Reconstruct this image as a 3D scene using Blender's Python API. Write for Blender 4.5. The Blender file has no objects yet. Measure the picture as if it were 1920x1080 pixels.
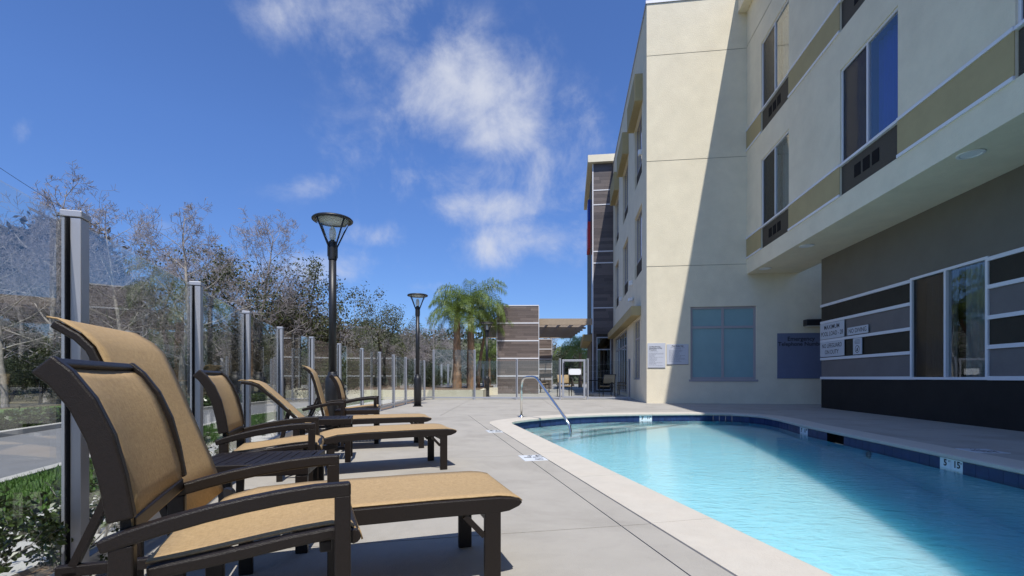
import bpy, bmesh, math, random
import numpy as np
from mathutils import Vector, Matrix
from mathutils.geometry import delaunay_2d_cdt

R = math.radians
SC = bpy.context.scene
COL = SC.collection
rnd = random.Random(11)

# ------------------------------------------------------------------ camera
H = 0.85                      # eye height above the pool deck
cam_d = bpy.data.cameras.new('camera')
cam = bpy.data.objects.new('camera', cam_d)
COL.objects.link(cam)
cam.location = (0, 0, H)
cam.rotation_euler = (R(90), 0, 0)
cam_d.sensor_width = 36.0
cam_d.lens = 16.5
cam_d.shift_y = 0.0875
cam_d.clip_start = 0.05
cam_d.clip_end = 3000
SC.camera = cam

# ------------------------------------------------------------------ light
SUN_L = Vector((-0.103, 0.557, -1.0)).normalized()     # direction the light travels
to_sun = -SUN_L
elev = math.asin(to_sun.z)
azim = math.atan2(to_sun.x, to_sun.y)                  # clockwise from +Y
sun_d = bpy.data.lights.new('sun', 'SUN')
sun_d.energy = 4.2
sun_d.angle = R(0.53)
sun_d.color = (1.0, 0.955, 0.88)
sun = bpy.data.objects.new('sun', sun_d)
COL.objects.link(sun)
sun.rotation_euler = SUN_L.to_track_quat('-Z', 'Y').to_euler()
sun.location = (3, -10, 20)

SC.view_settings.view_transform = 'Standard'
SC.view_settings.look = 'None'
SC.view_settings.exposure = 0.27
SC.view_settings.gamma = 1.0
SC.view_settings.use_curve_mapping = False
SC.cycles.max_bounces = 10
SC.cycles.transparent_max_bounces = 24
SC.cycles.transmission_bounces = 6
SC.cycles.diffuse_bounces = 8
SC.cycles.caustics_reflective = False
SC.cycles.caustics_refractive = False
SC.cycles.sample_clamp_indirect = 6
SC.cycles.use_denoising = True


def build_world():
    w = bpy.data.worlds.new('World')
    SC.world = w
    w.use_nodes = True
    nt = w.node_tree
    nt.nodes.clear()
    N, L = nt.nodes.new, nt.links.new
    out = N('ShaderNodeOutputWorld')
    bg = N('ShaderNodeBackground')
    bg.inputs['Strength'].default_value = 0.15
    L(bg.outputs[0], out.inputs[0])
    sky = N('ShaderNodeTexSky')
    sky.sky_type = 'NISHITA'
    sky.sun_disc = False
    sky.sun_elevation = elev
    sky.sun_rotation = azim
    sky.altitude = 100
    sky.air_density = 1.0
    sky.dust_density = 0.25
    sky.ozone_density = 3.0
    grade = N('ShaderNodeMix'); grade.data_type = 'RGBA'; grade.blend_type = 'MULTIPLY'
    grade.inputs[0].default_value = 1.0
    grade.inputs[7].default_value = (0.50, 0.655, 0.955, 1)
    L(sky.outputs[0], grade.inputs[6])
    # clouds live in direction space (the whole dome gets a thin scatter of them)
    tc = N('ShaderNodeTexCoord')
    sep = N('ShaderNodeSeparateXYZ'); L(tc.outputs['Generated'], sep.inputs[0])

    def M(op, a, b=None, c=None):
        m = N('ShaderNodeMath'); m.operation = op
        for i, v in enumerate((a, b, c)):
            if v is None: continue
            if isinstance(v, (int, float)): m.inputs[i].default_value = v
            else: L(v, m.inputs[i])
        return m.outputs[0]
    # the lowest air is a little duller than the model's
    hz = N('ShaderNodeMapRange'); hz.inputs[1].default_value = 0.0; hz.inputs[2].default_value = 0.42
    hz.inputs[3].default_value = 0.70; hz.inputs[4].default_value = 1.0
    L(sep.outputs[2], hz.inputs[0])
    dim = N('ShaderNodeVectorMath'); dim.operation = 'SCALE'; L(grade.outputs[2], dim.inputs[0]); L(hz.outputs[0], dim.inputs['Scale'])
    # gnomonic coordinates about the +Y direction
    ysafe = M('MAXIMUM', sep.outputs[1], 0.05)
    gx = M('DIVIDE', sep.outputs[0], ysafe)
    gz = M('DIVIDE', sep.outputs[2], ysafe)
    front = M('GREATER_THAN', sep.outputs[1], 0.05)
    blobs = [  # direction tangent x, z, radii, weight
        (-0.10, 0.60, 0.17, 0.15, .80), (-0.03, 0.53, 0.13, 0.09, .85), (-0.29, 0.76, 0.12, 0.15, .70),
        (-0.13, 0.46, 0.30, 0.12, .45), (0.08, 0.42, 0.10, 0.16, .55), (0.13, 0.52, 0.09, 0.13, .40),
        (-0.05, 0.36, 0.16, 0.05, .75), (0.05, 0.30, 0.17, 0.065, .75), (-0.03, 0.285, 0.10, 0.05, .62),
        (-0.22, 0.43, 0.07, 0.035, .58), (-0.42, 0.41, 0.09, 0.04, .42), (-0.28, 0.305, 0.09, 0.035, .42),
        (-0.42, 0.23, 0.20, 0.045, .68), (-0.20, 0.19, 0.06, 0.025, .42), (-1.05, 0.52, 0.06, 0.04, .48),
        (-0.78, 0.32, 0.10, 0.03, .40), (-0.93, 0.33, 0.10, 0.03, .30), (-0.45, 0.78, 0.16, 0.10, .35),
        (0.10, 0.32, 0.10, 0.10, .5)]
    tot = None
    for bx, bz, rx, rz, wt in blobs:
        dx = M('DIVIDE', M('SUBTRACT', gx, bx), rx)
        dz = M('DIVIDE', M('SUBTRACT', gz, bz), rz)
        q = M('ADD', M('MULTIPLY', dx, dx), M('MULTIPLY', dz, dz))
        g = M('MULTIPLY', M('EXPONENT', M('MULTIPLY', q, -1.0)), wt)
        tot = g if tot is None else M('MAXIMUM', tot, g)
    tot = M('MULTIPLY', tot, front)
    behind = M('MULTIPLY', M('LESS_THAN', sep.outputs[1], 0.05), 0.30)
    tot = M('ADD', tot, behind)
    n1 = N('ShaderNodeTexNoise'); n1.inputs['Scale'].default_value = 7.5; n1.inputs['Detail'].default_value = 10
    n1.inputs['Roughness'].default_value = 0.62; n1.inputs['Distortion'].default_value = 0.25
    L(tc.outputs['Generated'], n1.inputs['Vector'])
    dens = M('ADD', tot, M('MULTIPLY', M('SUBTRACT', n1.outputs[0], 0.5), 2.1))
    rm = N('ShaderNodeMapRange'); rm.inputs[1].default_value = 0.14; rm.inputs[2].default_value = 1.22
    rm.interpolation_type = 'SMOOTHSTEP'
    L(dens, rm.inputs[0])
    fac = M('MULTIPLY', rm.outputs[0], M('MULTIPLY', M('MINIMUM', M('MULTIPLY', tot, 3.5), 1.0), 0.92))
    mix = N('ShaderNodeMix'); mix.data_type = 'RGBA'
    L(fac, mix.inputs[0]); L(dim.outputs[0], mix.inputs[6])
    mix.inputs[7].default_value = (3.7, 3.9, 4.5, 1)
    L(mix.outputs[2], bg.inputs[0])


build_world()

# ------------------------------------------------------------------ materials
MATS = {}


def mat(name, col, rough=0.6, metal=0.0, var=0.0, vscale=4.0, bump=0.0, bscale=60.0, stretch=None,
        col2=None, spec=0.5, coord='Object', trans=0.0, dirt=0.0, dscale=1.2, dcol=None, island=0.0):
    """Principled material with colour mottling, optional blotches and fine relief."""
    if name in MATS: return MATS[name]
    m = bpy.data.materials.new(name); MATS[name] = m
    m.use_nodes = True
    nt = m.node_tree; N, L = nt.nodes.new, nt.links.new
    p = nt.nodes['Principled BSDF']
    p.inputs['Roughness'].default_value = rough
    p.inputs['Metallic'].default_value = metal
    p.inputs['Specular IOR Level'].default_value = spec
    c1 = (*col, 1)
    p.inputs['Base Color'].default_value = c1
    tc = N('ShaderNodeTexCoord')
    mp = N('ShaderNodeMapping'); L(tc.outputs[coord], mp.inputs[0])
    if stretch: mp.inputs['Scale'].default_value = stretch
    src = None
    if var > 0 or col2:
        n = N('ShaderNodeTexNoise'); n.inputs['Scale'].default_value = vscale; n.inputs['Detail'].default_value = 6
        n.inputs['Roughness'].default_value = 0.65
        L(mp.outputs[0], n.inputs['Vector'])
        mr = N('ShaderNodeMapRange'); mr.inputs[1].default_value = 0.3; mr.inputs[2].default_value = 0.7
        L(n.outputs[0], mr.inputs[0])
        mx = N('ShaderNodeMix'); mx.data_type = 'RGBA'
        L(mr.outputs[0], mx.inputs[0])
        mx.inputs[6].default_value = tuple(max(0, c * (1 - var)) for c in col) + (1,)
        mx.inputs[7].default_value = (tuple(col2) + (1,)) if col2 else tuple(min(1, c * (1 + var)) for c in col) + (1,)
        src = mx.outputs[2]
    if dirt > 0:
        n = N('ShaderNodeTexNoise'); n.inputs['Scale'].default_value = dscale; n.inputs['Detail'].default_value = 9
        n.inputs['Roughness'].default_value = 0.7; n.inputs['Distortion'].default_value = 0.6
        L(tc.outputs[coord], n.inputs['Vector'])
        mr = N('ShaderNodeMapRange'); mr.inputs[1].default_value = 0.48; mr.inputs[2].default_value = 0.75
        mr.inputs[4].default_value = dirt
        L(n.outputs[0], mr.inputs[0])
        mx = N('ShaderNodeMix'); mx.data_type = 'RGBA'
        L(mr.outputs[0], mx.inputs[0])
        if src: L(src, mx.inputs[6])
        else: mx.inputs[6].default_value = c1
        mx.inputs[7].default_value = (tuple(dcol) if dcol else tuple(c * 0.55 for c in col)) + (1,)
        src = mx.outputs[2]
    if island > 0:
        g = N('ShaderNodeNewGeometry')
        mr = N('ShaderNodeMapRange'); mr.inputs[3].default_value = 1 - island; mr.inputs[4].default_value = 1 + island
        L(g.outputs['Random Per Island'], mr.inputs[0])
        vm = N('ShaderNodeVectorMath'); vm.operation = 'SCALE'
        if src: L(src, vm.inputs[0])
        else: vm.inputs[0].default_value = col
        L(mr.outputs[0], vm.inputs['Scale'])
        src = vm.outputs[0]
    if src: L(src, p.inputs['Base Color'])
    if bump > 0:
        n = N('ShaderNodeTexNoise'); n.inputs['Scale'].default_value = bscale; n.inputs['Detail'].default_value = 5
        L(mp.outputs[0], n.inputs['Vector'])
        b = N('ShaderNodeBump'); b.inputs['Strength'].default_value = bump; b.inputs['Distance'].default_value = 0.01
        L(n.outputs[0], b.inputs['Height'])
        L(b.outputs[0], p.inputs['Normal'])
    if trans > 0:
        t = N('ShaderNodeBsdfTranslucent')
        if src: L(src, t.inputs[0])
        else: t.inputs[0].default_value = c1
        mx = N('ShaderNodeMixShader'); mx.inputs[0].default_value = trans
        L(p.outputs[0], mx.inputs[1]); L(t.outputs[0], mx.inputs[2])
        L(mx.outputs[0], nt.nodes['Material Output'].inputs[0])
    return m


def glass_mat(name, tint=(.9, .93, .92), ior=1.5, rough=0.0, boost=1.0, wave=0.0):
    if name in MATS: return MATS[name]
    m = bpy.data.materials.new(name); MATS[name] = m
    m.use_nodes = True
    nt = m.node_tree; N, L = nt.nodes.new, nt.links.new
    nt.nodes.remove(nt.nodes['Principled BSDF'])
    t = N('ShaderNodeBsdfTransparent'); t.inputs[0].default_value = (*tint, 1)
    g = N('ShaderNodeBsdfGlossy'); g.inputs['Roughness'].default_value = rough
    g.inputs[0].default_value = (1, 1, 1, 1)
    f = N('ShaderNodeFresnel'); f.inputs[0].default_value = ior
    # a thin sheet reflects alike from its two faces: undo the index flip on the inner face
    ge = N('ShaderNodeNewGeometry'); ix = N('ShaderNodeMix'); ix.data_type = 'FLOAT'
    ix.inputs[2].default_value = ior; ix.inputs[3].default_value = 1.0 / ior
    L(ge.outputs['Backfacing'], ix.inputs[0]); L(ix.outputs[0], f.inputs[0])
    mm = N('ShaderNodeMath'); mm.operation = 'MULTIPLY'; mm.use_clamp = True; mm.inputs[1].default_value = boost
    L(f.outputs[0], mm.inputs[0])
    if wave > 0:
        tc = N('ShaderNodeTexCoord')
        n = N('ShaderNodeTexNoise'); n.inputs['Scale'].default_value = 1.3; n.inputs['Detail'].default_value = 1
        L(tc.outputs['Object'], n.inputs['Vector'])
        b = N('ShaderNodeBump'); b.inputs['Strength'].default_value = wave; b.inputs['Distance'].default_value = 0.02
        L(n.outputs[0], b.inputs['Height']); L(b.outputs[0], g.inputs['Normal'])
    mx = N('ShaderNodeMixShader')
    L(mm.outputs[0], mx.inputs[0]); L(t.outputs[0], mx.inputs[1]); L(g.outputs[0], mx.inputs[2])
    L(mx.outputs[0], nt.nodes['Material Output'].inputs[0])
    return m


def sling_mat():
    """Woven vinyl mesh: fine crossing threads as relief and slight colour change."""
    m = bpy.data.materials.new('sling_weave')
    m.use_nodes = True
    nt = m.node_tree; N, L = nt.nodes.new, nt.links.new
    p = nt.nodes['Principled BSDF']
    p.inputs['Roughness'].default_value = 0.62
    p.inputs['Specular IOR Level'].default_value = 0.35
    tc = N('ShaderNodeTexCoord')

    def noise(scale_vec, sc):
        mp = N('ShaderNodeMapping'); L(tc.outputs['Object'], mp.inputs[0]); mp.inputs['Scale'].default_value = scale_vec
        n = N('ShaderNodeTexNoise'); n.inputs['Scale'].default_value = sc; n.inputs['Detail'].default_value = 3
        L(mp.outputs[0], n.inputs['Vector']); return n.outputs[0]
    a = noise((1.5, 10, 1.5), 42)        # threads running along the seat
    b = noise((6, .8, 6), 40)       # threads running across
    bb = N('ShaderNodeMath'); bb.operation = 'MULTIPLY'; L(b, bb.inputs[0]); bb.inputs[1].default_value = 0.35
    mm = N('ShaderNodeMath'); mm.operation = 'ADD'; L(a, mm.inputs[0]); L(bb.outputs[0], mm.inputs[1])
    mr = N('ShaderNodeMapRange'); mr.inputs[1].default_value = 0.40; mr.inputs[2].default_value = .95
    L(mm.outputs[0], mr.inputs[0])
    cr = N('ShaderNodeValToRGB')
    cr.color_ramp.elements[0].color = (.335, .222, .108, 1)
    cr.color_ramp.elements[1].color = (.58, .415, .218, 1)
    L(mr.outputs[0], cr.inputs[0])
    L(cr.outputs[0], p.inputs['Base Color'])
    bp = N('ShaderNodeBump'); bp.inputs['Strength'].default_value = 0.25; bp.inputs['Distance'].default_value = 0.003
    L(mm.outputs[0], bp.inputs['Height']); L(bp.outputs[0], p.inputs['Normal'])
    t = N('ShaderNodeBsdfTranslucent'); L(cr.outputs[0], t.inputs[0])
    mx = N('ShaderNodeMixShader'); mx.inputs[0].default_value = 0.12
    L(p.outputs[0], mx.inputs[1]); L(t.outputs[0], mx.inputs[2])
    L(mx.outputs[0], nt.nodes['Material Output'].inputs[0])
    return m


def water_mat():
    m = bpy.data.materials.new('pool_water')
    m.use_nodes = True
    nt = m.node_tree; N, L = nt.nodes.new, nt.links.new
    nt.nodes.remove(nt.nodes['Principled BSDF'])
    t = N('ShaderNodeBsdfTransparent'); t.inputs[0].default_value = (.92, .985, 1.0, 1)
    g = N('ShaderNodeBsdfGlossy'); g.inputs['Roughness'].default_value = 0.02
    f = N('ShaderNodeFresnel'); f.inputs[0].default_value = 1.33
    tc = N('ShaderNodeTexCoord')
    mp = N('ShaderNodeMapping'); mp.inputs['Scale'].default_value = (1.0, 1.7, 1.0); L(tc.outputs['Object'], mp.inputs[0])
    n1 = N('ShaderNodeTexNoise'); n1.inputs['Scale'].default_value = 7.0; n1.inputs['Detail'].default_value = 4
    n1.inputs['Distortion'].default_value = 0.8
    n2 = N('ShaderNodeTexNoise'); n2.inputs['Scale'].default_value = 1.1; n2.inputs['Detail'].default_value = 2
    L(mp.outputs[0], n1.inputs['Vector']); L(mp.outputs[0], n2.inputs['Vector'])
    # the breeze ruffles the near end more than the sheltered far corner
    sep = N('ShaderNodeSeparateXYZ'); L(tc.outputs['Object'], sep.inputs[0])
    mr = N('ShaderNodeMapRange'); mr.inputs[1].default_value = 2.0; mr.inputs[2].default_value = 7.5
    mr.inputs[3].default_value = 1.0; mr.inputs[4].default_value = 0.10
    L(sep.outputs[1], mr.inputs[0])
    mu = N('ShaderNodeMath'); mu.operation = 'MULTIPLY'; L(n1.outputs[0], mu.inputs[0]); L(mr.outputs[0], mu.inputs[1])
    ad = N('ShaderNodeMath'); ad.operation = 'MULTIPLY_ADD'; L(n2.outputs[0], ad.inputs[0]); ad.inputs[1].default_value = 0.45
    L(mu.outputs[0], ad.inputs[2])
    b = N('ShaderNodeBump'); b.inputs['Strength'].default_value = 0.36; b.inputs['Distance'].default_value = 0.035
    L(ad.outputs[0], b.inputs['Height'])
    L(b.outputs[0], g.inputs['Normal']); L(b.outputs[0], f.inputs['Normal'])
    mx = N('ShaderNodeMixShader')
    L(f.outputs[0], mx.inputs[0]); L(t.outputs[0], mx.inputs[1]); L(g.outputs[0], mx.inputs[2])
    L(mx.outputs[0], nt.nodes['Material Output'].inputs[0])
    return m


def plank_mat(name, c1, c2):
    m = bpy.data.materials.new(name)
    m.use_nodes = True
    nt = m.node_tree; N, L = nt.nodes.new, nt.links.new
    p = nt.nodes['Principled BSDF']; p.inputs['Roughness'].default_value = 0.5
    g = N('ShaderNodeNewGeometry'); tc = N('ShaderNodeTexCoord')
    mp = N('ShaderNodeMapping'); mp.inputs['Scale'].default_value = (1.2, 1.2, 18); L(tc.outputs['Object'], mp.inputs[0])
    n = N('ShaderNodeTexNoise'); n.inputs['Scale'].default_value = 3.0; n.inputs['Detail'].default_value = 5
    L(mp.outputs[0], n.inputs['Vector'])
    a = N('ShaderNodeMath'); a.operation = 'MULTIPLY_ADD'; L(n.outputs[0], a.inputs[0]); a.inputs[1].default_value = 0.7
    s = N('ShaderNodeMath'); s.operation = 'MULTIPLY_ADD'; L(g.outputs['Random Per Island'], s.inputs[0])
    s.inputs[1].default_value = 0.75; s.inputs[2].default_value = -0.22
    L(s.outputs[0], a.inputs[2])
    mx = N('ShaderNodeMix'); mx.data_type = 'RGBA'; mx.clamp_factor = True
    L(a.outputs[0], mx.inputs[0]); mx.inputs[6].default_value = (*c1, 1); mx.inputs[7].default_value = (*c2, 1)
    L(mx.outputs[2], p.inputs['Base Color'])
    return m


CREAM = (.75, .68, .525)
M_stucco = mat('cream_stucco', CREAM, .9, var=.06, vscale=1.8, bump=.85, bscale=34, spec=.15, dirt=.22, dscale=.7, dcol=(.60, .53, .39))
M_yellow = mat('ochre_stucco', (.42, .345, .19), .9, var=.06, vscale=2, bump=.4, bscale=45, spec=.15)
M_grey = mat('grey_stucco', (.175, .158, .130), .9, var=.06, vscale=1.5, bump=.4, bscale=45, spec=.15)
M_row_dark = mat('dark_brown_stucco', (.048, .041, .032), .85, var=.1, vscale=2, bump=.4, bscale=45, spec=.2)
M_row_mid = mat('mauve_grey_stucco', (.175, .158, .155), .88, var=.07, vscale=1.8, bump=.4, bscale=45, spec=.2)
M_base_dark = mat('black_plinth', (.026, .023, .021), .8, var=.15, vscale=2, bump=.3, bscale=40, spec=.2)
M_strip = mat('pale_metal_strip', (.70, .70, .74), .45, metal=.0)
M_alu = mat('silver_aluminium', (.40, .415, .46), .42, metal=.4, var=.03, vscale=3, spec=.35)
M_winframe = mat('taupe_window_frame', (.36, .335, .35), .5)
M_rubber = mat('black_rubber', (.008, .008, .010), .75, spec=.1)
M_black = mat('black_powder_coat', (.014, .015, .019), .42, bump=.1, bscale=300)
M_bronze = mat('bronze_chair_frame', (.0115, .0078, .006), .42, spec=.36, var=.25, vscale=160, bump=.25, bscale=420)
M_sling = sling_mat()
M_concrete = mat('broom_concrete', (.375, .355, .32), .88, var=.06, vscale=2.2, bump=.35, bscale=140, dirt=.75, dscale=1.0,
                 dcol=(.25, .235, .21), spec=.25)
M_joint = mat('joint_grout', (.16, .15, .14), .95)
M_reveal = mat('dark_cream_reveal_paint', (.40, .355, .27), .95)  # darker cream for the recessed wall joints
M_coping = mat('cream_coping', (.53, .495, .435), .8, var=.05, vscale=6, bump=.4, bscale=90, dirt=.16, dscale=3.0, dcol=(.45, .35, .26), spec=.25)
M_tile = mat('navy_tile', (.020, .040, .115), .38, var=.25, vscale=6, spec=.3)
M_white_tile = mat('white_tile', (.72, .76, .80), .25)
M_plaster = mat('pool_plaster', (.345, .685, .80), .8, var=.05, vscale=1.6, spec=.2)
_pb = M_plaster.node_tree.nodes['Principled BSDF']      # light spreads sideways through shell and water
_pb.subsurface_method = 'BURLEY'
_pb.inputs['Subsurface Weight'].default_value = 0.9
_pb.inputs['Subsurface Radius'].default_value = (.45, 1.7, 2.3)
_pb.inputs['Subsurface Scale'].default_value = 1.0
M_steel = mat('polished_steel', (.72, .71, .68), .14, metal=1.0)
M_ink = mat('dark_print', (.02, .02, .025), .6)
M_ink_grey = mat('grey_print', (.14, .15, .19), .6)
M_sign = mat('pale_sign_plate', (.52, .54, .60), .4, var=.02)
M_sign_blue = mat('blue_grey_sign_plate', (.15, .175, .27), .4, var=.05, vscale=3)
M_sign_white = mat('white_sign_plate', (.80, .82, .84), .4)
M_glass = glass_mat('fence_glass', (.925, .945, .94), 1.5)
M_winglass = glass_mat('window_glass', (.80, .845, .86), 1.55, boost=1.3, wave=.12)
M_screen = glass_mat('insect_screen', (.55, .55, .56), 1.2, rough=.3)
M_lampglass = glass_mat('lamp_glass', (.93, .95, .95), 1.45)
M_frost = mat('frosted_glass', (.25, .39, .41), .12, var=.06, vscale=1.2)
M_room = mat('room_dark', (.025, .026, .03), .9)  # near-black colour stands in for the shade of unlit rooms
M_curtain = mat('grey_curtain', (.42, .40, .36), .9, trans=.2)
M_curtain_sky = mat('sky_reflection_curtain', (.02, .06, .62), .85, trans=.2)  # blue of the sky reflected in the panes, painted into the cloth
M_grille = mat('bronze_grille', (.085, .074, .060), .6, spec=.2)
M_roof = mat('roof_membrane', (.5, .5, .48), .9)
M_beam = mat('tan_timber', (.36, .285, .21), .7, var=.08, vscale=6)
M_plank = plank_mat('walnut_plank', (.090, .070, .063), (.215, .172, .152))
M_plank_d = plank_mat('dark_walnut_plank', (.060, .050, .052), (.155, .128, .122))
M_red = mat('red_sign_face', (.55, .02, .02), .4)
M_blue = mat('blue_sign_face', (.015, .04, .32), .4)
M_asphalt = mat('grey_asphalt', (.21, .21, .215), .9, var=.1, vscale=3, bump=.5, bscale=120, dirt=.5, dscale=.35, dcol=(.30, .275, .235))
M_path = mat('pale_concrete_path', (.55, .53, .49), .9, var=.07, vscale=3, bump=.3, bscale=90)
M_soil = mat('brown_mulch', (.20, .135, .085), .95, var=.45, vscale=18, bump=1.0, bscale=40)
M_lawn = mat('lawn_green', (.085, .155, .030), .95, var=.45, vscale=9, bump=1.0, bscale=70)
M_ground = mat('dry_ground', (.135, .115, .06), .95, var=.5, vscale=.7, bump=.8, bscale=6)
M_hill = mat('hill_scrub', (.060, .066, .030), .95, var=.5, vscale=.12, bump=1.0, bscale=.7)
M_kerb = mat('kerb_concrete', (.50, .48, .44), .9, var=.08)
M_bark_pale = mat('pale_bark', (.34, .31, .28), .9, var=.35, vscale=9, bump=.6, bscale=30)
M_bark_twig = mat('greyish_twig_bark', (.30, .27, .275), .9, var=.3, vscale=6)
M_bark_dark = mat('dark_bark', (.075, .058, .045), .9, var=.35, vscale=8, bump=.7, bscale=25)
M_palm_bark = mat('fibrous_palm_bark', (.40, .33, .26), .95, var=.45, vscale=7, bump=1.0, bscale=22, stretch=(1, 1, .25), col2=(.33, .18, .09))
M_palm_leaf = mat('palm_green', (.165, .235, .052), .45, var=.3, vscale=2, trans=.3, island=.35)
M_leaf_dark = mat('leaf_dark_olive', (.045, .058, .022), .6, trans=.22, island=.5)
M_leaf_mid = mat('leaf_olive', (.082, .095, .034), .6, trans=.25, island=.5)
M_leaf_brown = mat('leaf_brown_olive', (.095, .078, .048), .65, trans=.25, island=.5)
M_leaf_shrub = mat('leaf_glossy_green', (.062, .095, .026), .28, trans=.15, island=.5)
M_leaf_euc = mat('leaf_grey_umber', (.052, .047, .044), .7, trans=.15, island=.45)
M_grass = mat('grass_blade', (.085, .17, .03), .6, trans=.25, island=.4)
M_mark = mat('rust_mark', (.42, .22, .12), .9)
M_white_fix = mat('white_fixture', (.75, .76, .78), .35)

# ------------------------------------------------------------------ mesh helpers


class MB:
    """Collects vertices and faces and links them as one mesh object."""

    def __init__(s):
        s.v = []; s.f = []; s.mi = []

    def add(s, verts, faces, mi=0):
        b = len(s.v)
        s.v.extend([tuple(p) for p in verts])
        s.f.extend([tuple(i + b for i in f) for f in faces])
        s.mi.extend([mi] * len(faces))
        return s

    def quad(s, a, b, c, d, mi=0):
        return s.add([a, b, c, d], [(0, 1, 2, 3)], mi)

    def box(s, x0, x1, y0, y1, z0, z1, mi=0):
        if x0 > x1: x0, x1 = x1, x0
        if y0 > y1: y0, y1 = y1, y0
        if z0 > z1: z0, z1 = z1, z0
        v = [(x0, y0, z0), (x1, y0, z0), (x1, y1, z0), (x0, y1, z0), (x0, y0, z1), (x1, y0, z1), (x1, y1, z1), (x0, y1, z1)]
        f = [(0, 3, 2, 1), (4, 5, 6, 7), (0, 1, 5, 4), (1, 2, 6, 5), (2, 3, 7, 6), (3, 0, 4, 7)]
        return s.add(v, f, mi)

    def prism(s, poly, z0, z1, mi=0):
        """poly: xy list, counter-clockwise."""
        n = len(poly)
        v = [(x, y, z0) for x, y in poly] + [(x, y, z1) for x, y in poly]
        f = [tuple(range(n - 1, -1, -1)), tuple(range(n, 2 * n))]
        f += [(i, (i + 1) % n, n + (i + 1) % n, n + i) for i in range(n)]
        return s.add(v, f, mi)

    def ribbon(s, pts, h, y0, y1, mi=0, off=0.0):
        """rectangular bar of height h following pts (x,z), spanning y0..y1."""
        n = len(pts)
        vs = []
        for i, (x, z) in enumerate(pts):
            a = pts[max(0, i - 1)]; b = pts[min(n - 1, i + 1)]
            tx, tz = b[0] - a[0], b[1] - a[1]
            l = math.hypot(tx, tz) or 1
            nx, nz = -tz / l, tx / l
            hh = h[i] if isinstance(h, (list, tuple)) else h
            of = -hh / 2 if off == 'top' else off
            ax, az = x + nx * (of + hh / 2), z + nz * (of + hh / 2)
            bx, bz = x + nx * (of - hh / 2), z + nz * (of - hh / 2)
            vs += [(ax, y0, az), (ax, y1, az), (bx, y1, bz), (bx, y0, bz)]
        fs = [(0, 1, 2, 3)]
        for i in range(n - 1):
            p, q = 4 * i, 4 * (i + 1)
            for k in range(4):
                fs.append((p + k, q + k, q + (k + 1) % 4, p + (k + 1) % 4))
        e = 4 * (n - 1)
        fs.append((e + 3, e + 2, e + 1, e))
        return s.add(vs, fs, mi)

    def tube(s, pts, rad, n=8, mi=0, cap=True):
        pts = [Vector(p) for p in pts]
        m = len(pts)
        rs = rad if isinstance(rad, (list, tuple)) else [rad] * m
        vs = []
        up = None
        for i, p in enumerate(pts):
            t = (pts[min(m - 1, i + 1)] - pts[max(0, i - 1)]).normalized()
            if up is None:
                up = Vector((0, 0, 1)) if abs(t.z) < .9 else Vector((1, 0, 0))
            a = t.cross(up)
            if a.length < 1e-4: a = t.cross(Vector((0, 1, 0)))
            a.normalize(); b = t.cross(a).normalized(); up = -b if False else up
            for k in range(n):
                w = 2 * math.pi * k / n
                vs.append(p + (a * math.cos(w) + b * math.sin(w)) * rs[i])
        fs = []
        for i in range(m - 1):
            for k in range(n):
                fs.append((i * n + k, i * n + (k + 1) % n, (i + 1) * n + (k + 1) % n, (i + 1) * n + k))
        if cap:
            fs.append(tuple(range(n - 1, -1, -1))); fs.append(tuple((m - 1) * n + k for k in range(n)))
        return s.add(vs, fs, mi)

    def lathe(s, prof, n=20, cx=0, cy=0, mi=0):
        vs = []
        for r, z in prof:
            for k in range(n):
                w = 2 * math.pi * k / n
                vs.append((cx + r * math.cos(w), cy + r * math.sin(w), z))
        fs = []
        for i in range(len(prof) - 1):
            for k in range(n):
                fs.append((i * n + k, i * n + (k + 1) % n, (i + 1) * n + (k + 1) % n, (i + 1) * n + k))
        if prof[0][0] > 1e-5: fs.append(tuple(range(n - 1, -1, -1)))
        if prof[-1][0] > 1e-5: fs.append(tuple((len(prof) - 1) * n + k for k in range(n)))
        return s.add(vs, fs, mi)

    def mesh(s, name, mats, smooth=False):
        me = bpy.data.meshes.new(name)
        me.from_pydata(s.v, [], s.f)
        for m in (mats if isinstance(mats, (list, tuple)) else [mats]): me.materials.append(m)
        if any(s.mi): me.polygons.foreach_set('material_index', s.mi)
        if smooth: me.polygons.foreach_set('use_smooth', [True] * len(me.polygons))
        me.update()
        return me

    def build(s, name, mats, parent=None, smooth=False, bevel=0.0, seg=2):
        me = s.mesh(name, mats, smooth)
        bm = bmesh.new(); bm.from_mesh(me)
        bmesh.ops.recalc_face_normals(bm, faces=bm.faces)
        bm.to_mesh(me); bm.free()
        return link(name, me, parent, bevel, seg)


def link(name, me, parent=None, bevel=0.0, seg=2):
    o = bpy.data.objects.new(name, me)
    COL.objects.link(o)
    if parent: o.parent = parent
    if bevel:
        b = o.modifiers.new('bevel', 'BEVEL'); b.width = bevel; b.segments = seg; b.limit_method = 'ANGLE'
        b.angle_limit = R(40); b.harden_normals = False
        for p in me.polygons: p.use_smooth = False
    return o


def tag(o, label=None, cat=None, group=None, kind=None):
    if label: o['label'] = label
    if cat: o['category'] = cat
    if group: o['group'] = group
    if kind: o['kind'] = kind
    return o


def empty(name, loc=(0, 0, 0), rz=0.0):
    o = bpy.data.objects.new(name, None)
    COL.objects.link(o)
    o.location = loc; o.rotation_euler = (0, 0, rz)
    o.empty_display_size = .2
    return o


def copy_tree(o, parent=None):
    c = o.copy(); COL.objects.link(c)
    if parent: c.parent = parent
    for ch in list(o.children): copy_tree(ch, c)
    return c


TXT = {}


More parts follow.
